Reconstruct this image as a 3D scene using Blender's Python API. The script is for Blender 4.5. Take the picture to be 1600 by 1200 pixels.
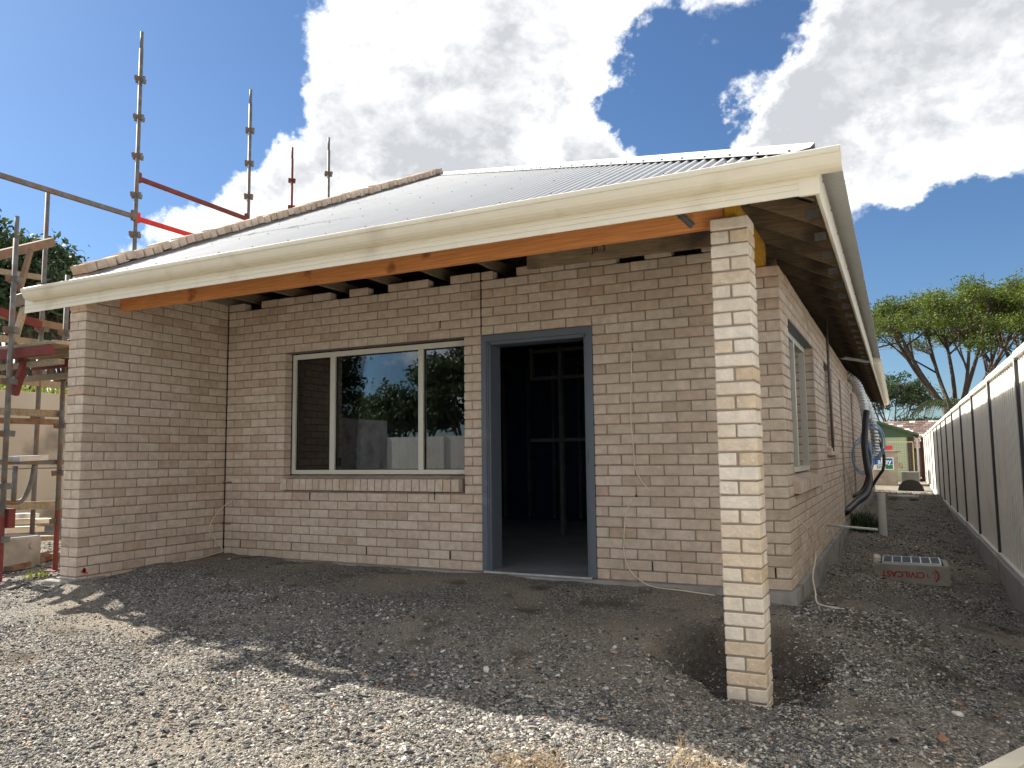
import bpy, bmesh, math, random
import numpy as np
from mathutils import Vector, Matrix, noise as mnoise
random.seed(7); rng = np.random.default_rng(7)
for o in list(bpy.data.objects): bpy.data.objects.remove(o)
S = bpy.context.scene; COL = S.collection
R_ = math.radians

# ------------------------------------------------------------------ camera
F_PX, YAW, PITCH, ROLL = 1203.68, R_(26.544), R_(5.386), R_(-0.652)
CAM = np.array([6.6284, -6.196, 1.0279])
cy_, sy_ = math.cos(YAW), math.sin(YAW)
f0 = np.array([-sy_, cy_, 0]); r0 = np.array([cy_, sy_, 0]); u0 = np.array([0, 0, 1.])
fw = math.cos(PITCH)*f0 + math.sin(PITCH)*u0; up = -math.sin(PITCH)*f0 + math.cos(PITCH)*u0
rt = math.cos(ROLL)*r0 + math.sin(ROLL)*up; up = -math.sin(ROLL)*r0 + math.cos(ROLL)*up
cam = bpy.data.cameras.new('camera'); camo = bpy.data.objects.new('camera', cam); COL.objects.link(camo)
cam.sensor_width = 36; cam.lens = 36*F_PX/1600; cam.clip_end = 3000; cam.clip_start = 0.05
M = Matrix(((rt[0], up[0], -fw[0], CAM[0]), (rt[1], up[1], -fw[1], CAM[1]), (rt[2], up[2], -fw[2], CAM[2]), (0, 0, 0, 1)))
camo.matrix_world = M
S.camera = camo
# pixels of the photograph -> points on the wall, ground or fence they lie on
def ray(x, y): return fw + rt*(x-800)/F_PX - up*(y-600)/F_PX
def onX(x, y, X): d = ray(x, y); return CAM + d*(X-CAM[0])/d[0]
def onY(x, y, Y): d = ray(x, y); return CAM + d*(Y-CAM[1])/d[1]
def onZ(x, y, Z): d = ray(x, y); return CAM + d*(Z-CAM[2])/d[2]

# ------------------------------------------------------------------ render, sun, sky
S.render.engine = 'CYCLES'
S.view_settings.view_transform = 'Standard'; S.view_settings.look = 'None'
S.view_settings.exposure = 2.15; S.view_settings.gamma = 1
S.cycles.max_bounces = 7; S.cycles.diffuse_bounces = 6; S.cycles.caustics_reflective = False; S.cycles.caustics_refractive = False
SUN = Vector((-1.20, 0.168, 1.0)).normalized()
sl = bpy.data.lights.new('sun', 'SUN'); sl.energy = 2.75; sl.angle = R_(0.53); sl.color = (1, .93, .82)
so = bpy.data.objects.new('sun', sl); COL.objects.link(so); so.rotation_euler = (-SUN).to_track_quat('-Z', 'Y').to_euler(); so.location = (-20, 2, 20)

def lin(r, g, b):
    f = lambda c: (c/255/12.92) if c/255 <= .04045 else ((c/255+.055)/1.055)**2.4
    return (f(r), f(g), f(b), 1)

W = bpy.data.worlds.new('World'); S.world = W; W.use_nodes = True
def build_world():
    nt = W.node_tree; N = nt.nodes; L = nt.links; N.clear()
    out = N.new('ShaderNodeOutputWorld'); bg = N.new('ShaderNodeBackground'); L.new(bg.outputs[0], out.inputs[0])
    sky = N.new('ShaderNodeTexSky'); sky.sky_type = 'NISHITA'; sky.sun_disc = False
    sky.sun_elevation = math.asin(SUN.z); sky.sun_rotation = math.atan2(SUN.x, SUN.y)
    sky.air_density = 1.0; sky.dust_density = .4; sky.ozone_density = 2.2
    tc = N.new('ShaderNodeTexCoord'); D = tc.outputs['Generated']
    def math_(op, a, b=None, clamp=False):
        n = N.new('ShaderNodeMath'); n.operation = op; n.use_clamp = clamp
        for i, v in enumerate((a, b)):
            if v is None: continue
            if isinstance(v, (int, float)): n.inputs[i].default_value = v
            else: L.new(v, n.inputs[i])
        return n.outputs[0]
    def rng_(v, a, b, c, d, kind='SMOOTHSTEP'):
        n = N.new('ShaderNodeMapRange'); n.interpolation_type = kind
        L.new(v, n.inputs[0])
        for i, k in enumerate((a, b, c, d)): n.inputs[i+1].default_value = k
        return n.outputs[0]
    def noise(vec, sc, det, rough, off=0):
        mp = N.new('ShaderNodeMapping'); mp.inputs['Location'].default_value = (off, off*.7, -off*.3); mp.inputs['Scale'].default_value = (1, 1, 1.35); L.new(vec, mp.inputs[0])
        n = N.new('ShaderNodeTexNoise'); n.inputs['Scale'].default_value = sc; n.inputs['Detail'].default_value = det; n.inputs['Roughness'].default_value = rough
        n.inputs['Distortion'].default_value = .15
        L.new(mp.outputs[0], n.inputs['Vector']); return n.outputs[0]
    n1 = noise(D, 3.2, 5, .58, 3.1); n2 = noise(D, 11, 6, .66, 7.7); nb = noise(D, 4.2, 6, .62, 1.3)
    n3 = noise(D, 17, 6, .6, 4.4)
    dens = math_('ADD', math_('MULTIPLY', n1, .75), math_('MULTIPLY', n2, .50))
    # domain warp so that heaps and gaps get ragged outlines
    wn = N.new('ShaderNodeTexNoise'); wn.inputs['Scale'].default_value = 7; wn.inputs['Detail'].default_value = 6; wn.inputs['Roughness'].default_value = .62; L.new(D, wn.inputs['Vector'])
    w1 = N.new('ShaderNodeVectorMath'); w1.operation = 'SUBTRACT'; L.new(wn.outputs['Color'], w1.inputs[0]); w1.inputs[1].default_value = (.5, .5, .5)
    w2 = N.new('ShaderNodeVectorMath'); w2.operation = 'SCALE'; L.new(w1.outputs[0], w2.inputs[0]); w2.inputs['Scale'].default_value = .20
    w3 = N.new('ShaderNodeVectorMath'); w3.operation = 'ADD'; L.new(D, w3.inputs[0]); L.new(w2.outputs[0], w3.inputs[1]); WD = w3.outputs[0]
    # the cloud banks of that day: heaps and gaps as seen over the house (direction, radius, weight)
    def blob(px, py, rad, w):
        d = ray(px, py); d = d/np.linalg.norm(d)
        n = N.new('ShaderNodeVectorMath'); n.operation = 'DISTANCE'; L.new(WD, n.inputs[0]); n.inputs[1].default_value = tuple(d)
        return rng_(n.outputs['Value'], 0, rad, w, 0)
    acc = dens
    for b in [(640, 60, .24, .22), (520, 150, .14, .15), (610, 230, .17, .18), (790, 50, .22, .24), (910, 10, .12, .14), (740, 190, .12, .15), (470, 265, .08, .16), (330, 335, .11, .34), (250, 350, .06, .20), (430, 300, .09, .2), (930, 240, .07, .24),
              (1400, 130, .21, .24), (1270, 190, .13, .22), (1160, 170, .08, .20), (1540, 60, .20, .22), (1570, 190, .14, .20), (1340, 290, .10, .16), (1575, 395, .06, .24), (1355, 450, .04, .24), (20, 30, .09, .24), (300, 118, .03, .26), (1120, 70, .05, .14),
              (170, 180, .36, -.48), (330, 90, .12, -.26), (270, 250, .12, -.16), (1040, 140, .13, -.40), (950, 180, .05, -.12), (1060, 240, .07, -.18), (1200, 40, .10, -.28), (1500, 420, .26, -.46), (1440, 320, .08, -.18), (1230, 330, .08, -.10)]:
        acc = math_('ADD', acc, blob(*b))
    mask = rng_(acc, .55, .70, 0, 1)
    core = rng_(acc, .56, .93, 0, .95)
    # cloud colour: white sunlit heaps, softer grey bellies
    mixg = N.new('ShaderNodeMix'); mixg.data_type = 'RGBA'
    sh = math_('MULTIPLY', core, rng_(nb, .30, .62, .22, 1)); L.new(math_('ADD', sh, math_('MULTIPLY', math_('SUBTRACT', .54, n3), 1.5), clamp=True), mixg.inputs[0])
    mixg.inputs['A'].default_value = (5.5, 5.5, 5.45, 1); mixg.inputs['B'].default_value = (2.3, 2.38, 2.52, 1)
    hs = N.new('ShaderNodeMix'); hs.data_type = 'RGBA'; hs.blend_type = 'MULTIPLY'; hs.inputs[0].default_value = 1
    L.new(sky.outputs[0], hs.inputs['A']); hs.inputs['B'].default_value = (.262, .338, .418, 1)
    mx = N.new('ShaderNodeMix'); mx.data_type = 'RGBA'; L.new(mask, mx.inputs[0]); L.new(hs.outputs['Result'], mx.inputs['A']); L.new(mixg.outputs['Result'], mx.inputs['B'])
    L.new(mx.outputs['Result'], bg.inputs[0]); bg.inputs[1].default_value = 0.065
build_world(); W.cycles.sampling_method = 'MANUAL'; W.cycles.sample_map_resolution = 512

# ------------------------------------------------------------------ helpers
def tag(o, label=None, cat=None, group=None, kind=None):
    if label: o['label'] = label
    if cat: o['category'] = cat
    if group: o['group'] = group
    if kind: o['kind'] = kind
    return o
def empty(name, loc=(0, 0, 0)):
    o = bpy.data.objects.new(name, None); COL.objects.link(o); o.location = loc; o.empty_display_size = .2; return o
def link(name, me, mat=None, parent=None, loc=(0, 0, 0), rot=(0, 0, 0)):
    o = bpy.data.objects.new(name, me); COL.objects.link(o)
    if mat and not me.materials: me.materials.append(mat)
    o.location = loc; o.rotation_euler = rot
    if parent:
        o.parent = parent
        P = parent.location.copy(); q = parent.parent
        while q: P = P+q.location; q = q.parent
        o.location = Vector(loc) - P
    return o
class MB:
    def __init__(s): s.v = []; s.f = []; s.smooth = False
    def add(s, vs, fs):
        b = len(s.v); s.v += [tuple(map(float, v)) for v in vs]; s.f += [tuple(b+i for i in f) for f in fs]; return s
    def box(s, x0, x1, y0, y1, z0, z1):
        return s.add([(x0, y0, z0), (x1, y0, z0), (x1, y1, z0), (x0, y1, z0), (x0, y0, z1), (x1, y0, z1), (x1, y1, z1), (x0, y1, z1)],
                     [(0, 3, 2, 1), (4, 5, 6, 7), (0, 1, 5, 4), (1, 2, 6, 5), (2, 3, 7, 6), (3, 0, 4, 7)])
    def cbox(s, x0, x1, y0, y1, z0, z1, c=.004, j=0.0):
        """box with chamfered edges and slightly uneven corners (44 triangles)"""
        X = (x0, x1); Y = (y0, y1); Z = (z0, z1); vs = []; idx = {}
        for i in (0, 1):
            for k in (0, 1):
                for l in (0, 1):
                    jx, jy, jz = [(random.random()-.5)*2*j for _ in range(3)]
                    sx, sy, sz = (1-2*i), (1-2*k), (1-2*l)
                    p = (X[i]+jx, Y[k]+jy, Z[l]+jz)
                    idx[i, k, l, 0] = len(vs); vs.append((p[0], p[1]+sy*c, p[2]+sz*c))
                    idx[i, k, l, 1] = len(vs); vs.append((p[0]+sx*c, p[1], p[2]+sz*c))
                    idx[i, k, l, 2] = len(vs); vs.append((p[0]+sx*c, p[1]+sy*c, p[2]))
        g = idx; fs = []
        for a in (0, 1):
            q = [(a, 0, 0), (a, 1, 0), (a, 1, 1), (a, 0, 1)]; f = [g[t+(0,)] for t in q]; fs.append(f if a else f[::-1])
            q = [(0, a, 0), (0, a, 1), (1, a, 1), (1, a, 0)]; f = [g[t+(1,)] for t in q]; fs.append(f if a else f[::-1])
            q = [(0, 0, a), (1, 0, a), (1, 1, a), (0, 1, a)]; f = [g[t+(2,)] for t in q]; fs.append(f if a else f[::-1])
        for a in (0, 1):
            for b in (0, 1):
                fs.append([g[0, a, b, 1], g[1, a, b, 1], g[1, a, b, 2], g[0, a, b, 2]])
                fs.append([g[a, 0, b, 0], g[a, 1, b, 0], g[a, 1, b, 2], g[a, 0, b, 2]])
                fs.append([g[a, b, 0, 0], g[a, b, 1, 0], g[a, b, 1, 1], g[a, b, 0, 1]])
                for e in (0, 1): fs.append([g[a, b, e, 0], g[a, b, e, 1], g[a, b, e, 2]])
        return s.add(vs, fs)
    def bar(s, a, b, w, h, upv=(0, 0, 1)):
        """rectangular bar from a to b, w wide, h deep"""
        a = Vector(a); b = Vector(b); d = (b-a).normalized(); u = Vector(upv)
        if abs(d.dot(u)) > .98: u = Vector((1, 0, 0))
        r = d.cross(u).normalized(); u = r.cross(d)
        vs = []
        for p in (a, b):
            for sx, sz in ((-1, -1), (1, -1), (1, 1), (-1, 1)): vs.append(p + r*sx*w/2 + u*sz*h/2)
        return s.add(vs, [(0, 1, 2, 3), (7, 6, 5, 4), (0, 4, 5, 1), (1, 5, 6, 2), (2, 6, 7, 3), (3, 7, 4, 0)])
    def tube(s, pts, rad, seg=8, cap=True):
        pts = [Vector(p) for p in pts]; n = len(pts)
        rad = list(rad) if hasattr(rad, '__len__') else [rad]*n
        b = len(s.v); prev = None
        for i, p in enumerate(pts):
            d = (pts[min(i+1, n-1)] - pts[max(i-1, 0)])
            d = d.normalized() if d.length > 1e-9 else Vector((0, 0, 1))
            if prev is None:
                u = Vector((0, 0, 1)) if abs(d.z) < .9 else Vector((1, 0, 0)); r = d.cross(u).normalized()
            else:
                r = (prev - d*prev.dot(d)).normalized()
            prev = r; u = r.cross(d)
            for k in range(seg):
                a = 2*math.pi*k/seg; s.v.append(tuple(p + (r*math.cos(a)+u*math.sin(a))*rad[i]))
        for i in range(n-1):
            for k in range(seg):
                k2 = (k+1) % seg; s.f.append((b+i*seg+k, b+i*seg+k2, b+(i+1)*seg+k2, b+(i+1)*seg+k))
        if cap:
            s.f.append(tuple(b+k for k in range(seg))[::-1]); s.f.append(tuple(b+(n-1)*seg+k for k in range(seg)))
        return s
    def prism(s, poly, axis, a, b):
        """closed polygon extruded along axis x/y/z from a to b; poly are the other two coordinates in order"""
        n = len(poly)
        def P(q, t): return {'x': (t, q[0], q[1]), 'y': (q[0], t, q[1]), 'z': (q[0], q[1], t)}[axis]
        s.add([P(q, a) for q in poly]+[P(q, b) for q in poly], [tuple(range(n)), tuple(range(2*n-1, n-1, -1))]+[(i, i+n, (i+1) % n+n, (i+1) % n) for i in range(n)])
        return s
    def mesh(s, name, smooth=False, fix=True):
        me = bpy.data.meshes.new(name); me.from_pydata(s.v, [], s.f); me.update()
        if fix and len(s.f) < 60000:
            bm = bmesh.new(); bm.from_mesh(me); bmesh.ops.recalc_face_normals(bm, faces=bm.faces); bm.to_mesh(me); bm.free()
        if smooth or s.smooth: me.polygons.foreach_set('use_smooth', [True]*len(me.polygons))
        return me
    def build(s, name, mat, parent=None, smooth=False, fix=True):
        """origin goes to the bottom centre of the mesh"""
        A = np.array(s.v); o = np.array([(A[:, 0].min()+A[:, 0].max())/2, (A[:, 1].min()+A[:, 1].max())/2, A[:, 2].min()])
        s.v = [tuple(v) for v in A-o]
        return link(name, s.mesh(name, smooth, fix), mat, parent, tuple(o))
def smooth_path(pts, n=6):
    """Catmull-Rom through the points"""
    P = [Vector(p) for p in pts]; P = [P[0]*2-P[1]]+P+[P[-1]*2-P[-2]]; out = []
    for i in range(1, len(P)-2):
        for k in range(n):
            t = k/n; a, b, c, d = P[i-1:i+3]
            out.append(.5*((2*b)+(c-a)*t+(2*a-5*b+4*c-d)*t*t+(3*b-a-3*c+d)*t**3))
    out.append(P[-2]); return out
def text_mesh(body, size, extrude=.0015, bold=False):
    cu = bpy.data.curves.new('lettering', 'FONT'); cu.body = body; cu.size = size; cu.extrude = extrude; cu.align_x = 'CENTER'; cu.align_y = 'CENTER'
    if bold: cu.offset = size*.022
    to = bpy.data.objects.new('lettering', cu); COL.objects.link(to); dg = bpy.context.evaluated_depsgraph_get()
    me = bpy.data.meshes.new_from_object(to.evaluated_get(dg)); bpy.data.objects.remove(to); bpy.data.curves.remove(cu); return me

# ------------------------------------------------------------------ materials
def mat(name, col, rough=.7, metal=0, var=.12, vscale=6, bump=0, bscale=60, rand=None, island=None, stops=None, streak=None, spec=.35, coords='Object', dirt=None, det=6):
    """principled with noise-driven colour variation; rand/island = per-object / per-island colour stops"""
    m = bpy.data.materials.new(name); m.use_nodes = True; nt = m.node_tree; N = nt.nodes; L = nt.links
    b = N['Principled BSDF']; b.inputs['Roughness'].default_value = rough; b.inputs['Metallic'].default_value = metal; b.inputs['Specular IOR Level'].default_value = spec
    tc = N.new('ShaderNodeTexCoord'); mp = N.new('ShaderNodeMapping'); L.new(tc.outputs[coords], mp.inputs[0])
    src = None
    st = rand or island
    if st:
        rp = N.new('ShaderNodeValToRGB'); rp.color_ramp.interpolation = 'LINEAR'
        if rand: oi = N.new('ShaderNodeObjectInfo'); L.new(oi.outputs['Random'], rp.inputs[0]); rv = oi.outputs['Random']
        else: gi = N.new('ShaderNodeNewGeometry'); L.new(gi.outputs['Random Per Island'], rp.inputs[0]); rv = gi.outputs['Random Per Island']
        el = rp.color_ramp.elements
        while len(el) < len(st): el.new(.5)
        for e, (p, c) in zip(el, st): e.position = p; e.color = c if len(c) == 4 else (*c, 1)
        src = rp.outputs[0]
        add = N.new('ShaderNodeVectorMath'); add.operation = 'SCALE'; cb = N.new('ShaderNodeCombineXYZ'); L.new(rv, cb.inputs[0]); L.new(rv, cb.inputs[1]); L.new(cb.outputs[0], add.inputs[0]); add.inputs['Scale'].default_value = 37
        L.new(add.outputs[0], mp.inputs['Location'])
    nz = N.new('ShaderNodeTexNoise'); nz.inputs['Scale'].default_value = vscale; nz.inputs['Detail'].default_value = det; L.new(mp.outputs[0], nz.inputs['Vector'])
    if streak:
        mp2 = N.new('ShaderNodeMapping'); mp2.inputs['Scale'].default_value = streak; L.new(mp.outputs[0], mp2.inputs[0]); L.new(mp2.outputs[0], nz.inputs['Vector'])
    mr = N.new('ShaderNodeMapRange'); L.new(nz.outputs[0], mr.inputs[0]); mr.inputs[1].default_value = .25; mr.inputs[2].default_value = .75; mr.inputs[3].default_value = 1-var; mr.inputs[4].default_value = 1+var
    mx = N.new('ShaderNodeMix'); mx.data_type = 'RGBA'; mx.blend_type = 'MULTIPLY'; mx.inputs[0].default_value = 1
    if src: L.new(src, mx.inputs['A'])
    else: mx.inputs['A'].default_value = col
    cc = N.new('ShaderNodeCombineColor'); [L.new(mr.outputs[0], cc.inputs[i]) for i in range(3)]; L.new(cc.outputs[0], mx.inputs['B'])
    res = mx.outputs['Result']
    if dirt:
        dcol, dscale, lo, hi = dirt
        dn = N.new('ShaderNodeTexNoise'); dn.inputs['Scale'].default_value = dscale; dn.inputs['Detail'].default_value = 8; L.new(mp.outputs[0], dn.inputs['Vector'])
        dr = N.new('ShaderNodeMapRange'); L.new(dn.outputs[0], dr.inputs[0]); dr.inputs[1].default_value = lo; dr.inputs[2].default_value = hi
        dm = N.new('ShaderNodeMix'); dm.data_type = 'RGBA'; L.new(dr.outputs[0], dm.inputs[0]); L.new(res, dm.inputs['A']); dm.inputs['B'].default_value = dcol; res = dm.outputs['Result']
    L.new(res, b.inputs['Base Color'])
    if bump:
        bn = N.new('ShaderNodeTexNoise'); bn.inputs['Scale'].default_value = bscale; bn.inputs['Detail'].default_value = 5; bn.inputs['Roughness'].default_value = .6; L.new(mp.outputs[0], bn.inputs['Vector'])
        bp = N.new('ShaderNodeBump'); bp.inputs['Strength'].default_value = 1; bp.inputs['Distance'].default_value = bump; L.new(bn.outputs[0], bp.inputs['Height']); L.new(bp.outputs[0], b.inputs['Normal'])
    m['bsdf'] = 1
    return m
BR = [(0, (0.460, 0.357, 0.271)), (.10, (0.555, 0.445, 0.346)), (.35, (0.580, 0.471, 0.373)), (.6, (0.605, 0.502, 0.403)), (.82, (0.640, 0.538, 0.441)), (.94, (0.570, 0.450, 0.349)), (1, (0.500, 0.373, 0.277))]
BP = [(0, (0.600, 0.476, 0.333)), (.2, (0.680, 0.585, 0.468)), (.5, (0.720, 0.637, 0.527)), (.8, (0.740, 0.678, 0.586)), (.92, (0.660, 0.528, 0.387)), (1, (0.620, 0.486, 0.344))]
m_brick = mat('brick', None, .92, rand=BR, var=.16, vscale=16, bump=.006, bscale=42, spec=.15, dirt=((.50, .44, .37, 1), 26, .56, .74))
m_brickj = mat('brick_mass', None, .92, island=BR, var=.16, vscale=16, bump=.006, bscale=42, spec=.15)
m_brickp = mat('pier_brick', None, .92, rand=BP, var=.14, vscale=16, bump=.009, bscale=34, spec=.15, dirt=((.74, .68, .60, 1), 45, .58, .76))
m_cope = mat('coping_brick', None, .9, rand=[(0, (.46, .34, .25)), (.3, (.55, .43, .33)), (.7, (.60, .48, .38)), (1, (.50, .37, .27))], var=.22, vscale=14, bump=.005, bscale=50, spec=.15)
m_mortar = mat('mortar', (.29, .243, .198, 1), .95, var=.15, vscale=9, bump=.002, bscale=120, spec=.1)
m_conc = mat('concrete', (.33, .315, .29, 1), .9, var=.25, vscale=5, bump=.003, bscale=50, spec=.2, dirt=((.16, .14, .12, 1), 3, .52, .72))
m_cream = mat('cream_steel', lin(232, 225, 205), .38, var=.03, vscale=3, spec=.5, dirt=(lin(205, 194, 168), 3.0, .54, .80))
m_roof = mat('white_roof_steel', (.42, .43, .435, 1), .55, metal=0, var=.04, vscale=3, spec=.5)
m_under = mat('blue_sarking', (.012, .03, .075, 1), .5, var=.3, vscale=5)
m_beam = mat('orange_beam', lin(226, 152, 92), .62, var=.24, vscale=3, streak=(1.2, 30, 30), bump=.001, bscale=40, dirt=(lin(150, 84, 44), 5, .62, .75))
m_timber = mat('grey_timber', lin(140, 122, 98), .85, var=.35, vscale=3, streak=(2, 24, 24), bump=.001, bscale=60, dirt=(lin(92, 82, 70), 3, .5, .7))
m_timbery = mat('grey_timber_along', lin(132, 116, 94), .85, var=.35, vscale=3, streak=(24, 2, 24), bump=.001, bscale=60)
m_yellow = mat('yellow_timber', lin(190, 142, 40), .7, var=.25, vscale=3, streak=(20, 3, 20))
m_plate = mat('nail_plate', (.42, .44, .45, 1), .4, metal=.8, var=.2, vscale=30)
m_fence = mat('fence_steel', lin(238, 235, 227), .45, var=.03, vscale=2, spec=.45, dirt=(lin(220, 215, 205), 1.6, .52, .8))
m_fpost = mat('fence_post_steel', lin(205, 202, 196), .45, var=.04, vscale=3)
m_fshade = mat('fence_post_shade', lin(70, 72, 76), .6, var=.05)  # dark grey that paints the shadow line along the fence posts
m_plinth = mat('plinth_steel', lin(190, 192, 194), .45, var=.05, vscale=3, dirt=(lin(140, 130, 118), 3, .55, .75))
m_door = mat('door_frame_steel', lin(92, 100, 110), .5, var=.06, vscale=5, spec=.4, dirt=(lin(120, 122, 122), 4, .6, .75))
m_alu = mat('window_aluminium', lin(205, 203, 190), .42, var=.04, vscale=6, spec=.5)
m_dark = mat('dark_seal', (.012, .011, .01, 1), .8)
m_steel = mat('galvanised_steel', (.15, .147, .138, 1), .65, metal=.2, var=.35, vscale=12, dirt=((.20, .10, .055, 1), 7, .50, .66))
m_alu2 = mat('planed_aluminium', (.55, .57, .58, 1), .4, metal=.7, var=.25, vscale=9)
m_red = mat('red_scaffold_paint', lin(112, 52, 46), .7, var=.3, vscale=9, dirt=(lin(96, 60, 45), 7, .55, .7))
m_bred = mat('bright_red_paint', lin(205, 45, 35), .55, var=.15, vscale=9)
m_rust = mat('rusty_timber', lin(130, 108, 88), .85, var=.35, vscale=6, dirt=(lin(95, 60, 42), 6, .5, .7))
m_plank = mat('weathered_plank', lin(150, 138, 118), .9, var=.35, vscale=4, streak=(14, 14, 14), bump=.002, bscale=40)
m_whitepl = mat('white_plank', lin(226, 218, 200), .8, var=.18, vscale=5, bump=.002, bscale=50)
m_pvc = mat('white_pvc', lin(205, 203, 196), .45, var=.06, vscale=6)
m_black = mat('black_conduit', (.012, .012, .014, 1), .42, var=.2, vscale=20, spec=.5)
m_blue = mat('pale_blue_pipe', lin(150, 178, 205), .45, var=.1, vscale=8)
m_white = mat('white_cable', lin(222, 210, 190), .6, var=.08, vscale=10)
m_foil = mat('silver_foil', (.62, .62, .60, 1), .4, metal=.6, var=.15, vscale=20, bump=.002, bscale=40)
m_retain = mat('retaining_concrete', lin(190, 180, 162), .92, var=.15, vscale=1.2, streak=(1, 1, .25), dirt=(lin(118, 108, 96), 1.4, .52, .75), bump=.003, bscale=20)
m_bark = mat('bark', (.085, .065, .05, 1), .95, var=.4, vscale=8, bump=.01, bscale=20)
m_barkp = mat('pale_bark', (.22, .19, .16, 1), .95, var=.4, vscale=5, bump=.01, bscale=20)
def leafmat(name, c0, c1):
    m = mat(name, None, .6, island=[(0, c0), (1, c1)], var=.15, vscale=1.0, spec=.25)
    b = m.node_tree.nodes['Principled BSDF']; N = m.node_tree.nodes; L = m.node_tree.links
    tr = N.new('ShaderNodeBsdfTranslucent'); mx = N.new('ShaderNodeMixShader'); mx.inputs[0].default_value = .3
    L.new(b.inputs['Base Color'].links[0].from_socket, tr.inputs[0]); out = N['Material Output']
    L.new(b.outputs[0], mx.inputs[1]); L.new(tr.outputs[0], mx.inputs[2]); L.new(mx.outputs[0], out.inputs[0]); return m
m_leaf1 = leafmat('bright_foliage', (.05, .085, .012), (.15, .19, .03))
m_leaf2 = leafmat('dark_foliage', (.022, .042, .018), (.075, .11, .045))
m_leaf3 = leafmat('olive_foliage', (.035, .05, .022), (.10, .12, .055))
m_grass = leafmat('green_grass', (.10, .15, .02), (.30, .34, .06))
m_straw = leafmat('dry_straw', (.24, .155, .08), (.50, .38, .22))
def glassmat():
    m = bpy.data.materials.new('window_glass'); m.use_nodes = True; N = m.node_tree.nodes; L = m.node_tree.links; N.remove(N['Principled BSDF'])
    fr = N.new('ShaderNodeFresnel'); fr.inputs[0].default_value = 1.62; t = N.new('ShaderNodeBsdfTransparent'); t.inputs[0].default_value = (.62, .66, .68, 1)
    g = N.new('ShaderNodeBsdfGlossy'); g.inputs['Roughness'].default_value = .01; g.inputs[0].default_value = (1, 1, 1, 1)
    mx = N.new('ShaderNodeMixShader'); k = N.new('ShaderNodeMath'); k.operation = 'MULTIPLY'; k.use_clamp = True; k.inputs[1].default_value = 1.5; L.new(fr.outputs[0], k.inputs[0])
    L.new(k.outputs[0], mx.inputs[0]); L.new(t.outputs[0], mx.inputs[1]); L.new(g.outputs[0], mx.inputs[2]); L.new(mx.outputs[0], N['Material Output'].inputs[0]); return m
m_glass = glassmat()

# ------------------------------------------------------------------ ground
CP = np.array([(0.1, -.1, .03), (.6, -.1, .02), (1.5, -.1, -.01), (2.4, -.1, -.01), (3.3, -.1, -.008), (4.3, -.1, -.012), (5.0, -.1, -.012), (5.6, -.1, -.03), (5.95, -.1, -.11),
               (.1, -.8, .01), (.1, -1.6, -.02), (.8, -1.0, -.03), (2, -1, -.08), (3.2, -1, -.10), (4.2, -1, -.12), (4.9, -1, -.16),
               (0, -2.2, -.15), (1.2, -2.0, -.20), (2.3, -2.2, -.26), (3.4, -2.3, -.31), (4.4, -2.3, -.34), (5.1, -2.05, -.34), (5.15, -1.4, -.22), (5.2, -.8, -.14), (5.75, -.45, -.10), (6.35, -1.15, -.24), (6.3, -1.6, -.33), (5.75, -1.8, -.45), (6.3, -2.1, -.45), (7.2, -2, -.5),
               (6.3, -.6, -.2), (6.9, -.9, -.42), (7.5, -.5, -.5), (6.0, .6, -.13), (6.0, 2.4, -.14), (6.0, 6, -.11), (6.0, 12, -.1), (6.0, 20, -.12), (6.7, 1.2, -.28), (6.8, 2.9, -.33), (6.6, 6, -.22), (6.8, 12, -.22), (6.8, 20, -.2), (7.5, 1.5, -.5), (7.5, 3.0, -.52), (7.5, 6, -.46), (7.5, 12, -.38), (7.5, 22, -.32), (7.3, 34, -.28),
               (-.5, -1.5, -.06), (-1.5, -1.6, -.12), (-1.2, 0, -.05), (-3, 0, -.05), (-3, 4, 0), (-3, -4, -.32), (0, -4, -.4), (3, -4.5, -.46), (5.5, -4, -.48), (7.3, -4.5, -.5), (6.5, -7, -.5), (0, -8, -.45), (-8, -8, -.4), (-8, 4, -.05), (14, 0, -.4), (14, 20, -.3), (0, 30, -.1), (6, 45, -.2), (-20, 20, 0), (0, -30, -.4), (30, -20, -.4), (-40, -10, -.3), (40, 40, -.3), (-10, 60, 0)])
def smooth_noise(X, Y, f, seed):
    k = np.random.default_rng(seed); out = np.zeros_like(X)
    for i in range(9):
        a = k.uniform(0, 2*np.pi); w = f*k.uniform(.6, 1.7); out += np.sin((X*np.cos(a)+Y*np.sin(a))*w + k.uniform(0, 6.28))
    return out/9
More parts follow.
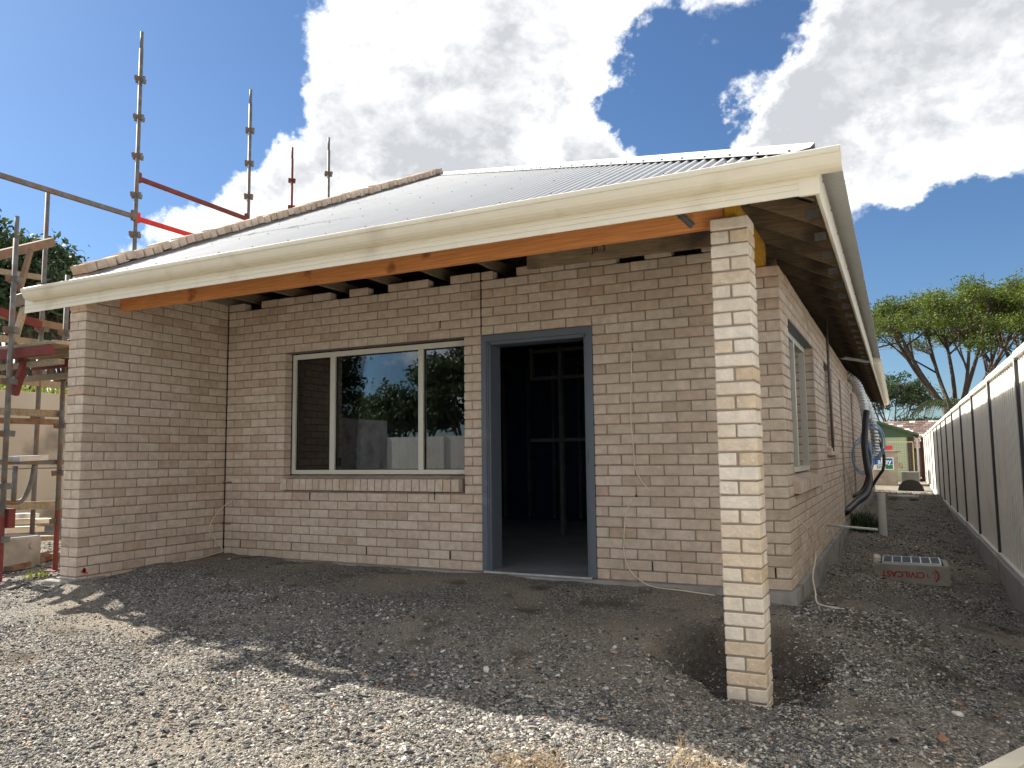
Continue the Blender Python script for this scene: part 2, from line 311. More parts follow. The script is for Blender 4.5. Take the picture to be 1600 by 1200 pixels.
def gh(x, y):
    X = np.atleast_1d(np.asarray(x, float)); Y = np.atleast_1d(np.asarray(y, float)); num = np.zeros_like(X); den = np.zeros_like(X)
    for cx, cy, cz in CP:
        w = 1/((X-cx)**2+(Y-cy)**2+.10)**1.7; num += w*cz; den += w
    z = num/den
    near = 1/(1+np.exp(((X-3)**2+(Y+1)**2-400)/40))
    z += near*(.018*smooth_noise(X, Y, 5.5, 1)+.011*smooth_noise(X, Y, 14, 2)+.006*smooth_noise(X, Y, 37, 3))
    # the hole dug round the foot of the pier, with its heap of spoil behind
    ang = np.arctan2(Y+1.18, X-5.75); rr = np.hypot((X-5.74)/.56, (Y+1.13)/.50)*(1+.11*np.sin(3*ang+1)+.08*np.sin(5*ang+2)+.05*np.sin(11*ang))+.07*smooth_noise(X, Y, 16, 41)
    h = np.clip((1.05-rr)/.42, 0, 1); h = h*h*(3-2*h)
    floor_ = -.47+.035*smooth_noise(X, Y, 18, 4)+.10*np.exp(-(((X-5.52)/.17)**2+((Y+.98)/.13)**2))
    z = z*(1-h)+np.minimum(z, floor_)*h
    z += .035*np.exp(-(((X-5.62)/.16)**2+((Y+.92)/.14)**2))
    z += .05*np.exp(-(((X-6.25)/.30)**2+((Y+.25)/.22)**2))*(1+.5*smooth_noise(X, Y, 25, 5))
    z += .05*np.exp(-(((X-6.55)/.35)**2+((Y+2.05)/.18)**2))*(1+.6*smooth_noise(X, Y, 22, 6))
    z += h*(.016*smooth_noise(X, Y, 60, 51)+.012*smooth_noise(X, Y, 95, 52))
    return z
def g1(x, y): return float(gh(x, y)[0])
def spaced(lo, a, b, hi, fine, n0, n1):
    L0 = a-np.geomspace(fine, a-lo, n0)[::-1]; L1 = b+np.geomspace(fine, hi-b, n1); return np.concatenate([L0, np.arange(a, b, fine), L1])
GX = spaced(-500, -1.2, 7.6, 500, .028, 45, 45); GY = spaced(-400, -4.6, 3.4, 900, .03, 45, 70)
XX, YY = np.meshgrid(GX, GY); ZZ = gh(XX.ravel(), YY.ravel()).reshape(XX.shape)
nx, ny = len(GX), len(GY)
me = bpy.data.meshes.new('ground'); V = np.stack([XX.ravel(), YY.ravel(), ZZ.ravel()], 1)
me.vertices.add(len(V)); me.vertices.foreach_set('co', V.ravel())
ii = (np.arange(ny-1)[:, None]*nx+np.arange(nx-1)[None, :]).ravel(); Q = np.stack([ii, ii+1, ii+nx+1, ii+nx], 1)
me.loops.add(Q.size); me.loops.foreach_set('vertex_index', Q.ravel().astype(np.int32)); me.polygons.add(len(Q)); me.polygons.foreach_set('loop_start', np.arange(0, Q.size, 4, dtype=np.int32)); me.polygons.foreach_set('loop_total', np.full(len(Q), 4, np.int32))
me.polygons.foreach_set('use_smooth', np.ones(len(Q), bool)); me.update(); me.validate()
def groundmat():
    m = bpy.data.materials.new('gravel_ground'); m.use_nodes = True; N = m.node_tree.nodes; L = m.node_tree.links; b = N['Principled BSDF']; b.inputs['Roughness'].default_value = .95; b.inputs['Specular IOR Level'].default_value = .15
    tc = N.new('ShaderNodeTexCoord'); vo = N.new('ShaderNodeTexVoronoi'); vo.inputs['Scale'].default_value = 95; L.new(tc.outputs['Object'], vo.inputs['Vector'])
    sp = N.new('ShaderNodeSeparateColor'); L.new(vo.outputs['Color'], sp.inputs[0]); rp = N.new('ShaderNodeValToRGB'); L.new(sp.outputs[0], rp.inputs[0])
    e = rp.color_ramp.elements; [e.new(.5) for _ in range(4)]
    for q, (p, c) in zip(e, [(0, (.075, .07, .064)), (.35, (.13, .122, .11)), (.6, (.20, .185, .16)), (.8, (.27, .25, .21)), (.93, (.38, .35, .31)), (1, (.48, .45, .41))]): q.position = p; q.color = (*c, 1)
    n1 = N.new('ShaderNodeTexNoise'); n1.inputs['Scale'].default_value = 1.1; n1.inputs['Detail'].default_value = 7; L.new(tc.outputs['Object'], n1.inputs['Vector'])
    mr = N.new('ShaderNodeMapRange'); L.new(n1.outputs[0], mr.inputs[0]); mr.inputs[1].default_value = .44; mr.inputs[2].default_value = .66
    mx = N.new('ShaderNodeMix'); mx.data_type = 'RGBA'; L.new(mr.outputs[0], mx.inputs[0]); L.new(rp.outputs[0], mx.inputs['A']); mx.inputs['B'].default_value = (.27, .232, .182, 1)
    n3 = N.new('ShaderNodeTexNoise'); n3.inputs['Scale'].default_value = 2.7; n3.inputs['Detail'].default_value = 6; L.new(tc.outputs['Object'], n3.inputs['Vector'])
    m3 = N.new('ShaderNodeMapRange'); L.new(n3.outputs[0], m3.inputs[0]); m3.inputs[1].default_value = .58; m3.inputs[2].default_value = .68
    mx2 = N.new('ShaderNodeMix'); mx2.data_type = 'RGBA'; L.new(m3.outputs[0], mx2.inputs[0]); L.new(mx.outputs['Result'], mx2.inputs['A']); mx2.inputs['B'].default_value = (.115, .095, .072, 1)
    at = N.new('ShaderNodeAttribute'); at.attribute_name = 'dug'; mx4 = N.new('ShaderNodeMix'); mx4.data_type = 'RGBA'; L.new(at.outputs['Fac'], mx4.inputs[0]); L.new(mx2.outputs['Result'], mx4.inputs['A']); n5 = N.new('ShaderNodeTexNoise'); n5.inputs['Scale'].default_value = 22; n5.inputs['Detail'].default_value = 8; n5.inputs['Roughness'].default_value = .7; L.new(tc.outputs['Object'], n5.inputs['Vector']); r5 = N.new('ShaderNodeValToRGB'); L.new(n5.outputs[0], r5.inputs[0]); r5.color_ramp.elements[0].position = .3; r5.color_ramp.elements[0].color = (.045, .038, .032, 1); r5.color_ramp.elements[1].position = .72; r5.color_ramp.elements[1].color = (.17, .14, .11, 1); L.new(r5.outputs[0], mx4.inputs['B'])
    L.new(mx4.outputs['Result'], b.inputs['Base Color'])
    bp = N.new('ShaderNodeBump'); bp.inputs['Distance'].default_value = .012; L.new(vo.outputs['Distance'], bp.inputs['Height']); bp.invert = True; L.new(bp.outputs[0], b.inputs['Normal']); return m
dug = np.clip(1.25-np.hypot((V[:, 0]-5.75)/.56, (V[:, 1]+1.12)/.50)*(1+.12*smooth_noise(V[:, 0], V[:, 1], 9, 31)), 0, .5)*2
dug = np.maximum(dug, .75*np.clip(1.3-np.hypot((V[:, 0]-6.35)/.42, (V[:, 1]+.15)/.28)*(1+.2*smooth_noise(V[:, 0], V[:, 1], 11, 32)), 0, .5)*2)
da = me.attributes.new('dug', 'FLOAT', 'POINT'); da.data.foreach_set('value', dug.astype(np.float32))
me.materials.append(groundmat()); ground = bpy.data.objects.new('ground', me); COL.objects.link(ground); tag(ground, 'grey gravel and dirt building site ground', 'ground', kind='structure')

# loose gravel: instanced stones
PROTO = bpy.data.collections.new('gravel_stones')
m_stone = mat('gravel_stone', None, .9, rand=[(0, (.035, .037, .042)), (.2, (.085, .087, .092)), (.42, (.155, .152, .145)), (.60, (.245, .232, .205)), (.78, (.35, .325, .28)), (.90, (.47, .44, .39)), (.97, (.62, .60, .56)), (.985, (.36, .23, .15)), (1, (.30, .17, .10))], var=.2, vscale=40, spec=.2)
for k in range(7):
    bm = bmesh.new(); bmesh.ops.create_icosphere(bm, subdivisions=1, radius=1)
    sx, sy, sz = random.uniform(.9, 1.45), random.uniform(.6, .95), random.uniform(.28, .52)
    for v in bm.verts:
        n = .78+.75*mnoise.noise(v.co*1.35+Vector((k*9.1, 0, 0))); v.co = Vector((v.co.x*sx*n, v.co.y*sy*n, v.co.z*sz*n))
    ms = bpy.data.meshes.new('gravel_stone'); bm.to_mesh(ms); bm.free(); ms.materials.append(m_stone); PROTO.objects.link(bpy.data.objects.new('gravel_stone', ms))
def patch(n, x0, x1, y0, y1, s0, s1, keep=None):
    x = rng.uniform(x0, x1, n); y = rng.uniform(y0, y1, n)
    s = s0+(s1-s0)*rng.beta(1.1, 3.6, n); dens = .5+1.3*smooth_noise(x, y, 2.2, 11)+.9*smooth_noise(x, y, 6, 12)+.5*smooth_noise(x, y, 15, 13)
    ok = rng.uniform(0, 1, n) < np.clip(dens+.2, .12, 1)
    inside = (x > -.03) & (x < 5.93) & (y > -.005); wing = (x > -.27) & (x < .03) & (y > -1.72); pier = (x > 5.60) & (x < 5.91) & (y > -1.45) & (y < -1.14)
    ok &= ~(inside | wing | pier) & (x < 7.53)
    hole = np.hypot((x-5.75)/.5, (y+1.2)/.46) < .95; ok &= ~(hole & (rng.uniform(0, 1, n) < .45))
    porch = (y > -1.0) & (x < 5.8) & (x > 0); ok &= ~(porch & (rng.uniform(0, 1, n) < .45))
    return np.stack([x, y, s], 1)[ok]
pts = np.concatenate([patch(80000, 1.8, 7.5, -4.4, -2.0, .0045, .015), patch(30000, 1.8, 7.5, -4.4, -2.0, .008, .026), patch(50000, -.9, 6.5, -2.9, -.9, .0045, .014), patch(14000, -.9, 6.5, -2.9, -.9, .008, .024), patch(16000, -1.2, 2.0, -4.2, -2.7, .006, .022), patch(16000, 0, 6, -1.1, 0, .004, .013), patch(2200, 3.0, 7.4, -4.4, -1.7, .018, .038), patch(420, 0, 6.5, -2.8, -.3, .017, .030), patch(5200, 5.2, 6.3, -1.65, -.65, .004, .020), patch(900, 6.0, 6.8, -.5, .2, .006, .024),
                      patch(24000, 5.9, 7.5, -2.3, 2.2, .005, .023), patch(15000, 5.9, 7.5, 2, 9, .008, .028), patch(5000, 5.9, 7.5, 8, 24, .012, .035), patch(12000, -4, 0, -3.5, 2, .008, .035), patch(900, -3, -.3, -2.4, 1, .02, .07), patch(500, 5.9, 7.5, -2.5, 6, .02, .036)])
n = len(pts); z = gh(pts[:, 0], pts[:, 1])
mp_ = bpy.data.meshes.new('gravel'); mp_.vertices.add(n); mp_.vertices.foreach_set('co', np.stack([pts[:, 0], pts[:, 1], z+pts[:, 2]*.18], 1).ravel())
a = mp_.attributes.new('sc', 'FLOAT', 'POINT'); a.data.foreach_set('value', pts[:, 2].astype(np.float32))
a = mp_.attributes.new('rot', 'FLOAT_VECTOR', 'POINT'); a.data.foreach_set('vector', np.stack([rng.normal(0, .28, n), rng.normal(0, .28, n), rng.uniform(0, 6.28, n)], 1).astype(np.float32).ravel())
a = mp_.attributes.new('idx', 'INT', 'POINT'); a.data.foreach_set('value', rng.integers(0, 7, n).astype(np.int32))
gravel = bpy.data.objects.new('gravel', mp_); COL.objects.link(gravel); tag(gravel, 'loose grey crushed gravel spread over the ground', 'gravel', kind='stuff')
ng = bpy.data.node_groups.new('scatter', 'GeometryNodeTree'); ng.interface.new_socket('Geometry', in_out='INPUT', socket_type='NodeSocketGeometry'); ng.interface.new_socket('Geometry', in_out='OUTPUT', socket_type='NodeSocketGeometry')
gi = ng.nodes.new('NodeGroupInput'); go = ng.nodes.new('NodeGroupOutput'); ip = ng.nodes.new('GeometryNodeInstanceOnPoints'); ci = ng.nodes.new('GeometryNodeCollectionInfo')
ci.inputs['Collection'].default_value = PROTO; ci.inputs['Separate Children'].default_value = True; ci.inputs['Reset Children'].default_value = True
def attr(nm, tp): q = ng.nodes.new('GeometryNodeInputNamedAttribute'); q.data_type = tp; q.inputs[0].default_value = nm; return q.outputs[0]
ng.links.new(gi.outputs[0], ip.inputs['Points']); ng.links.new(ci.outputs[0], ip.inputs['Instance']); ip.inputs['Pick Instance'].default_value = True
ng.links.new(attr('idx', 'INT'), ip.inputs['Instance Index']); ng.links.new(attr('rot', 'FLOAT_VECTOR'), ip.inputs['Rotation']); ng.links.new(attr('sc', 'FLOAT'), ip.inputs['Scale']); ng.links.new(ip.outputs[0], go.inputs[0])
md = gravel.modifiers.new('scatter', 'NODES'); md.node_group = ng

# ------------------------------------------------------------------ the house
H = empty('brick_house', (3, 3, 0)); tag(H, 'unfinished single storey cream brick house with white hip roof and open porch', 'house')
C_ = .086; CX = 5.86; NB = 300
_bm = {}
def brick_mesh(dx, dy, dz, mt, j=.0018):
    key = (round(dx, 2), round(dy, 2), round(dz, 3), mt.name, random.randrange(4))
    if key not in _bm:
        b = MB(); b.cbox(-key[0]/2, key[0]/2, -key[1]/2, key[1]/2, -dz/2, dz/2, .005, j); me = b.mesh('brick'); me.materials.append(mt); _bm[key] = me
    return _bm[key]
class Wall:
    """a wall part with its bricks: the ones that show largest are objects, the rest one joined mass"""
    def __init__(s, name, core, label=None):
        s.o = core.build(name, m_mortar, H); s.b = []
        if label: s.o['label'] = label
    def brick(s, x0, x1, y0, y1, z0, z1, rank=None): s.b.append((x0, x1, y0, y1, z0, z1, rank))
    def finish(s, mt=m_brick, mtj=m_brickj, limit=NB):
        def size(b):
            if b[6] is not None: return b[6]
            return np.hypot(*(np.array([(b[0]+b[1])/2, (b[2]+b[3])/2])-CAM[:2]))
        bs = sorted(s.b, key=size); mass = MB()
        for i, b in enumerate(bs):
            x0, x1, y0, y1, z0, z1 = b[:6]; c = ((x0+x1)/2+random.gauss(0, .0008), (y0+y1)/2+random.gauss(0, .0012), (z0+z1)/2+random.gauss(0, .0007))
            if i < limit and (b[6] is None or b[6] < 900):
                link('brick', brick_mesh(x1-x0, y1-y0, z1-z0, mt), None, s.o, c, (0, 0, random.gauss(0, .003)))
            else: mass.cbox(x0, x1, y0, y1, z0, z1, .004, .001)
        if mass.v:
            m = mass.build('brick', mtj, s.o); m['kind'] = 'stuff'
def courses(u0, u1, ph, mn=.035):
    """brick spans between u0 and u1 whose joint centres lie at ph + k*.24"""
    k = math.floor((u0-ph)/.24)+1; e = [u0-.005]
    while ph+k*.24 < u1-mn:
        if ph+k*.24 > u0+mn: e.append(ph+k*.24)
        k += 1
    e.append(u1+.005); return [(a+.005, b-.005) for a, b in zip(e, e[1:])]

# front wall (under the porch)
DX0, DX1, WX0, WX1 = 3.222, 4.312, .842, 3.036
core = MB(); a, b = .007, .104
core.box(.004, WX0-.004, a, b, -.1, 2.660); core.box(WX0-.004, WX1+.004, a, b, -.1, .70); core.box(WX0-.004, WX1+.004, a, b, 2.152, 2.660)
core.box(WX1+.004, DX0-.004, a, b, -.1, 2.660); core.box(DX0-.004, DX1+.004, a, b, 2.152, 2.660); core.box(DX1+.004, 5.36, a, b, -.1, 2.660); core.box(5.36, CX-.006, a, b, -.1, 2.488)
fw_ = Wall('front_wall', core)
NOTCH = [.27, .88, 1.48, 2.10, 2.75, 3.36, 3.98, 4.60, 5.16]
for c in range(0, 33):
    z0 = (c-1)*C_+.005; z1 = c*C_-.005
    if c == 0: z0 = -.08
    even = (c % 2 == 0); ph = 0 if even else .12
    top = c <= 29
    spans = [(.008, CX if top else 5.36)]
    def cut(sp, a, b): return [q for s0, s1 in sp for q in ((s0, min(s1, a)), (max(s0, b), s1)) if q[1]-q[0] > .03]
    if c <= 25 and c >= 1: spans = cut(spans, DX0, DX1)
    if 9 <= c <= 25: spans = cut(spans, WX0, WX1)
    if c >= 26: spans = [q for s0, s1 in spans for q in ((s0, min(s1, 3.213)), (max(s0, 3.225), s1)) if q[1]-q[0] > .03]
    for s0, s1 in spans:
        p = ph if s1 < 3.5 else ph-.014
        for u, v in courses(s0, s1, p):
            if c == 32 and any(u < q < v for q in NOTCH) and random.random() < .75: continue
            if v > CX-.001 and c >= 1:   # the corner brick is shared with the side wall
                fw_.brick(u, CX, 0, .11 if not even else .23, z0, z1, 0)
            else:
                fw_.brick(u, v, 0, .106, z0, z1)
fw_.finish()
jn = MB(); jn.box(3.214, 3.224, -.001, .05, 2.16, 2.74); jn.box(.0005, .0075, -.003, .05, .05, 2.66); jn.build('expansion_joint', m_dark, fw_.o)
wp = MB()
for px in (375.4, 455, 572.3, 702.7, 1019.4): X = onY(px, 860, 0)[0]; wp.box(X-.0045, X+.0045, -.0015, .02, C_+.006, 2*C_-.006)
for px, py in ((484, 775), (679, 776), (688, 507), (482, 0)):
    if py: P = onY(px, py, 0); wp.box(P[0]-.004, P[0]+.004, -.0015, .02, P[2]-.036, P[2]+.036)
X = onY(1212, 895, 0)[0]; wp.box(X-.0045, X+.0045, -.0015, .02, C_+.006, 2*C_-.006); P = onY(827, 495, 0); wp.box(P[0]-.004, P[0]+.004, -.0015, .02, P[2]-.035, P[2]+.035)
wp.build('weep_hole', m_dark, fw_.o)
# bricks on edge under the front window
sill = MB(); sill.box(.85, 3.015, -.018, .16, .705, .82); so_ = sill.build('window_sill', m_mortar, H)
xs = np.arange(.828, 2.99, .0865)
for x in xs:
    b_ = MB(); vs = []
    for xx in (x+.004, x+.081):
        vs += [(xx, -.034, .712), (xx, -.030, .822), (xx, .15, .858), (xx, .15, .72)]
    b_.add(vs, [(0, 1, 2, 3), (7, 6, 5, 4), (0, 4, 5, 1), (1, 5, 6, 2), (2, 6, 7, 3), (3, 7, 4, 0)])
    b_.build('brick', m_brick, so_)
lt = MB(); lt.box(WX0, WX1, .004, .1, 2.1475, 2.1515); lt.box(DX0, DX1, .004, .1, 2.1475, 2.1515); lt.build('lintel', m_steel, fw_.o)

# party wall wing on the left and its stepped brick coping up the roof slope
EY, EZ, EX, K = -1.87, 2.618, 6.40, .487     # eaves line and pitch
def zf(y): return EZ+K*(y-EY)
def zr(x): return EZ+K*(EX-x)
YT = EX+EY        # hip meets the party wall x=0
WY = -1.685
core = MB(); core.prism([(WY+.007, -.15), (20, -.15), (20, zf(YT)+.02), (YT, zf(YT)+.02), (WY+.007, zf(WY)+.05)], 'x', -.224, -.007)
wg = Wall('party_wall', core)
for c in range(0, 33):
    z0 = (c-1)*C_+.005; z1 = c*C_-.005; even = c % 2 == 0
    if c == 0: z0 = -.10
    if even:
        wg.brick(-.23, 0, WY, WY+.11, z0, z1, 0)
        sp = courses(WY+.12, -.006, WY-.005+.12)
    else:
        sp = courses(WY, -.006, WY-.005)
    for u, v in sp:
        wg.brick(-.11, 0, u, v, z0, z1)
    for u, v in (courses(WY+(.12 if even else 0), 4, WY-.005+(.12 if even else 0))): wg.brick(-.23, -.12, u, v, z0, z1, 0 if (u < WY+.01) else 1000+u)
wg.finish()
pa = MB(); pa.prism([(WY+.01, zf(WY)-.05), (YT, zf(YT)-.05), (YT, zf(YT)+.055), (WY+.01, zf(WY)+.055)], 'x', -.20, -.03); pa = pa.build('parapet', m_mortar, H)
ca = math.cos(math.atan(K)); y = WY-.01; i = 0
cm = []
for _ in range(5):
    b_ = MB(); b_.cbox(-.118, .118, -.052, .052, -.04, .04, .005, .004); q = b_.mesh('brick'); q.materials.append(m_cope); cm.append(q)
while y < YT:
    link('brick', random.choice(cm), None, pa, (-.115+random.gauss(0, .004), y+.055*ca, zf(y+.055*ca)+.10+random.gauss(0, .006)), (math.atan(K)+random.gauss(0, .03), random.gauss(0, .015), random.gauss(0, .02))); y += .112*ca
for k in range(3): link('brick', random.choice(cm), None, pa, (-.115, WY+.05, zf(WY)-.06-k*.086), (0, 0, 0))

# pier at the porch corner
PX, PY, PT = 5.639, -1.414, 2.4956
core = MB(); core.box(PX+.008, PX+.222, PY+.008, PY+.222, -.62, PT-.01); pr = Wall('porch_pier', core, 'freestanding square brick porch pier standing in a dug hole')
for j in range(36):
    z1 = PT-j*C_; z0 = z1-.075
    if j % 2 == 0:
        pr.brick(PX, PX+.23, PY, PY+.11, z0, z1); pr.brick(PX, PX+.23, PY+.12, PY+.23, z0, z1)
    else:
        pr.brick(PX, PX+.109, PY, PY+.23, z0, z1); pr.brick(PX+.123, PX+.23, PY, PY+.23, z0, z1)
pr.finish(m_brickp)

# side wall towards the fence
YE = 21.0
OPEN = [(.45, 2.53, .70, 2.15), (3.80, 5.05, 1.10, 2.15), (6.42, 6.86, .10, 2.15), (9.48, 10.13, .0, 2.15), (14.0, 15.2, .86, 2.15)]
core = MB(); ys = [.11]
for a, b, z0, z1 in OPEN:
    core.box(5.756, CX-.007, ys[-1], a-.004, -.1, 2.488)
    if z0 > 0: core.box(5.756, CX-.007, a-.004, b+.004, -.1, z0)
    core.box(5.756, CX-.007, a-.004, b+.004, z1+.002, 2.488); ys.append(b+.004)
core.box(5.756, CX-.007, ys[-1], YE, -.1, 2.488)
sw = Wall('side_wall', core)
for c in range(1, 30):
    z0 = (c-1)*C_+.005; z1 = c*C_-.005; even = c % 2 == 0
    spans = [(.24 if even else .12, YE)]; ph = -.005+(.24 if even else .12)
    for a, b, oz0, oz1 in OPEN:
        if z1 > oz0+.03 and z0 < oz1-.03: spans = cut(spans, a, b)
    for s0, s1 in spans:
        for u, v in courses(s0, s1, ph): sw.brick(5.754, CX, u, v, z0, z1, None if v < 3.2 else 1000+u)
sw.finish(limit=300)
lt = MB()
for a, b, z0, z1 in OPEN: lt.box(5.76, CX-.003, a, b, z1-.004, z1)
lt.build('lintel', m_door, sw.o)
sill = MB(); sill.box(5.70, CX+.02, .43, 2.53, .71, .80); so_ = sill.build('window_sill', m_mortar, H)
k = 0; y = .36
while y < 2.6:
    b_ = MB(); vs = []
    for yy in (y+.004, y+.081): vs += [(CX+.045, yy, .705), (CX+.042, yy, .80), (5.70, yy, .85), (5.70, yy, .72)]
    b_.add(vs, [(0, 1, 2, 3), (7, 6, 5, 4), (0, 4, 5, 1), (1, 5, 6, 2), (2, 6, 7, 3), (3, 7, 4, 0)]); b_.build('brick', m_cope if k == 0 else m_brick, so_); y += .0865; k += 1
sill = MB(); sill.box(5.74, CX+.05, 3.72, 5.1, 1.0, 1.09); sill.build('window_sill', m_brickj, H)
sl_ = MB(); sl_.box(.003, 5.895, -.035, YE, -.34, -.004); sl_.build('floor_slab', m_conc, H)
rw = MB(); rw.box(-.01, 5.75, YE-.1, YE, 0, 2.5); rw.prism([(0, 2.5), (EX-.3, 2.62), (0, zf(YT)-.08)], 'y', YE-.1, YE-.02); rw.build('rear_wall', m_mortar, H)
ft = MB(); ft.cbox(-.30, .02, WY-.10, WY+.3, -.25, -.012, .012, .012); ft.build('footing', m_conc, H)

# roof sheets (corrugated steel, one object for each sheet)
PER, AMP = .0762, .0095
def front_sheet(x0, x1):
    b = MB(); n = int(round((x1-x0)/PER*8)); rows = []; AMP = .0115
    for i in range(n+1):
        x = x0+(x1-x0)*i/n; c = AMP*math.cos(2*math.pi*x/PER); yt = max(EY+.02, EY+(EX-x)-.02)
        rows.append(((x, EY, EZ+c+.012), (x, yt, zf(yt)+c+.012)))
    vs = [p for r in rows for p in r]
    b.add(vs, [(2*i, 2*i+2, 2*i+3, 2*i+1) for i in range(n)]); return b
def right_sheet(y0, y1):
    b = MB(); n = int(round((y1-y0)/PER*6)); vs = []
    for i in range(n+1):
        y = y0+(y1-y0)*i/n; c = AMP*math.cos(2*math.pi*y/PER); xt = max(-.0, min(EX-.02, EX-(y-EY)+.02))
        vs += [(EX+.025, y, zr(EX+.025)+c+.012), (xt, y, zr(xt)+c+.012)]
    b.add(vs, [(2*i, 2*i+1, 2*i+3, 2*i+2) for i in range(n)]); return b
for k in range(9):
    x0 = .0+k*.762; x1 = min(x0+.762+.02, EX-.02)
    if x1-x0 > .1: front_sheet(x0, x1).build('roof_sheet', m_roof, H, smooth=True, fix=False)
y = EY+.03
while y < YE+.3:
    right_sheet(y, y+.78).build('roof_sheet', m_roof, H, fix=False); y += .762
# sarking under the sheets, screws in rows, hip capping
sk = MB(); off = -.045
sk.add([(0, EY+.16, zf(EY+.16)+off), (EX-.2, EY+.16, zf(EY+.16)+off), (0, YT, zf(YT)+off)], [(0, 1, 2)])
sk.add([(EX-.20, EY+.16, zr(EX-.20)+off), (EX-.20, YE, zr(EX-.20)+off), (0, YE, zr(0)+off), (0, YT, zr(0)+off)], [(0, 1, 2, 3)]); sk.build('sarking', m_under, H, fix=False)
sc = MB()
for r in range(6):
    y = EY+.25+r*.95; x = .06+.038
    while x < EX-(y-EY)-.15:
        q = (x//PER)*PER; z = zf(y)+.012+AMP; sc.box(q-.004, q+.004, y-.004, y+.004, z-.002, z+.006); x += PER*5
s_ = sc.build('roof_screw', m_steel, H); s_['kind'] = 'stuff'
hc = MB(); vs = []; n = 12
for i in range(n+1):
    t = .10+(EX-.10)*i/n; hx, hy, hz = EX-t, EY+t, EZ+K*t
    w_ = .12; vs += [(hx-w_, hy, hz+.03), (hx-.025, hy-.0, hz+.045), (hx, hy, hz+.068), (hx, hy+.025, hz+.045), (hx, hy+w_, hz+.03)]
hc.add(vs, [(5*i+k, 5*i+k+1, 5*i+k+6, 5*i+k+5) for i in range(n) for k in range(4)])
hc.build('hip_capping', m_roof, H, fix=False)
hs_ = MB(); t = .15
while t < EX-.2:
    hx, hy, hz = EX-t, EY+t, EZ+K*t; hs_.box(hx-.095, hx-.083, hy-.006, hy+.006, hz+.030, hz+.043); t += .2
s_ = hs_.build('roof_screw', m_steel, H); s_['kind'] = 'stuff'

# front fascia and quad gutter
FY, FX = -1.80, 6.31
fb = MB(); fb.box(-.74, FX, FY+.004, FY+.02, 2.442, 2.625)
for a, b in ((2.438, 2.470), (2.4735, 2.503), (2.5065, 2.628)): fb.box(-.742, FX-.012, FY, FY+.012, a, b)
fo = fb.build('front_fascia', m_cream, H)
j_ = MB(); j_.box(FX-.10, FX+.003, FY-.003, FY+.02, 2.434, 2.60); j_.build('corner_joiner', m_cream, fo)
prof = [(FY-.001, 2.655), (FY-.003, 2.540), (FY-.010, 2.534), (FY-.040, 2.535), (FY-.066, 2.543), (FY-.085, 2.558), (FY-.098, 2.578), (FY-.106, 2.600), (FY-.109, 2.607), (FY-.118, 2.611), (FY-.121, 2.625), (FY-.119, 2.640), (FY-.112, 2.645), (FY-.102, 2.642), (FY-.100, 2.632)]
def thick(pr, t=.004):
    out = []
    for i, p in enumerate(pr):
        a = np.array(pr[max(i-1, 0)]); b = np.array(pr[min(i+1, len(pr)-1)]); d = b-a; d /= np.linalg.norm(d)+1e-9; nrm = np.array([-d[1], d[0]]); out.append(tuple(np.array(p)+nrm*t*-1))
    return pr+out[::-1]
def strip_profile(pr, axis, a, b, nseg=1):
    q = thick(pr); n = len(q); m = MB(); vs = []; fs = []
    for s in range(nseg+1):
        t = a+(b-a)*s/nseg; vs += [((t, p[0], p[1]) if axis == 'x' else (p[0], t, p[1])) for p in q]
    for s in range(nseg):
        for i in range(n): j = (i+1) % n; fs.append((s*n+i, s*n+j, (s+1)*n+j, (s+1)*n+i))
    h = n//2
    for s in (0, nseg):
        for i in range(h-1): fs.append((s*n+i, s*n+i+1, s*n+n-2-i, s*n+n-1-i))
    m.add(vs, fs); return m
gt = strip_profile(prof, 'x', -.62, 6.432, 1); go_ = gt.build('front_gutter', m_cream, H)
for X in (-.622, 6.433):
    e = MB(); e.prism(prof[:14], 'x', X-.002, X+.002); e.build('stop_end', m_cream, go_)
for X in (1.9, 4.75):
    strip_profile([(p[0]-.0012, p[1]) for p in prof[2:13]], 'x', X, X+.035).build('lap_joint', m_cream, go_)
# right fascia and the length of gutter already hung at its far end
rf = MB(); rf.box(FX-.02, FX-.004, FY+.02, YE, 2.442, 2.625)
for a, b in ((2.438, 2.470), (2.4735, 2.503), (2.5065, 2.628)): rf.box(FX-.012, FX, FY+.012, YE, a, b)
rf.build('side_fascia', m_cream, H)
rprof = [(FX+.001-(p[0]-FY), p[1]-.01) for p in prof]
g2 = strip_profile(rprof, 'y', 8.2, YE+.1); g2 = g2.build('side_gutter', m_cream, H)
e = MB(); e.prism(rprof[:14], 'y', 8.198, 8.2015); e.build('stop_end', m_cream, g2)

# porch beam, rafters, truss chords
bmx = MB(); bmx.cbox(-.02, 5.715, -1.335, -1.272, 2.468, 2.70, .003); bo = bmx.build('porch_beam', m_beam, H)
stp = MB(); P0 = onY(1057, 330, -1.3375); P1 = onY(1083, 354, -1.3375); stp.bar(P0, P1, .045, .0015, (0, 1, 0)); s0_ = stp.build('strap', m_plate, bo)
hd = MB()
for k in range(10):
    t = (k+.5)/10; p = P0+(P1-P0)*t
    for dz in (-.011, .011): hd.box(p[0]+dz*.7-.003, p[0]+dz*.7+.003, -1.3393, -1.3380, p[2]+dz-.003, p[2]+dz+.003)
hd.build('nail_hole', m_dark, s0_)
yb = MB(); yb.cbox(5.665, 5.755, -1.27, .12, 2.497, 2.70, .003); yb.build('yellow_bearer', m_yellow, H)
yb = MB(); yb.cbox(5.72, 5.79, -1.36, -1.275, 2.50, 2.66, .003); yb.build('yellow_post', m_yellow, H)
ld = MB(); ld.bar((4.0, -.62, 2.615), (5.73, -.62, 2.605), .04, .135); ldo = ld.build('truss_chord', m_timber, H)
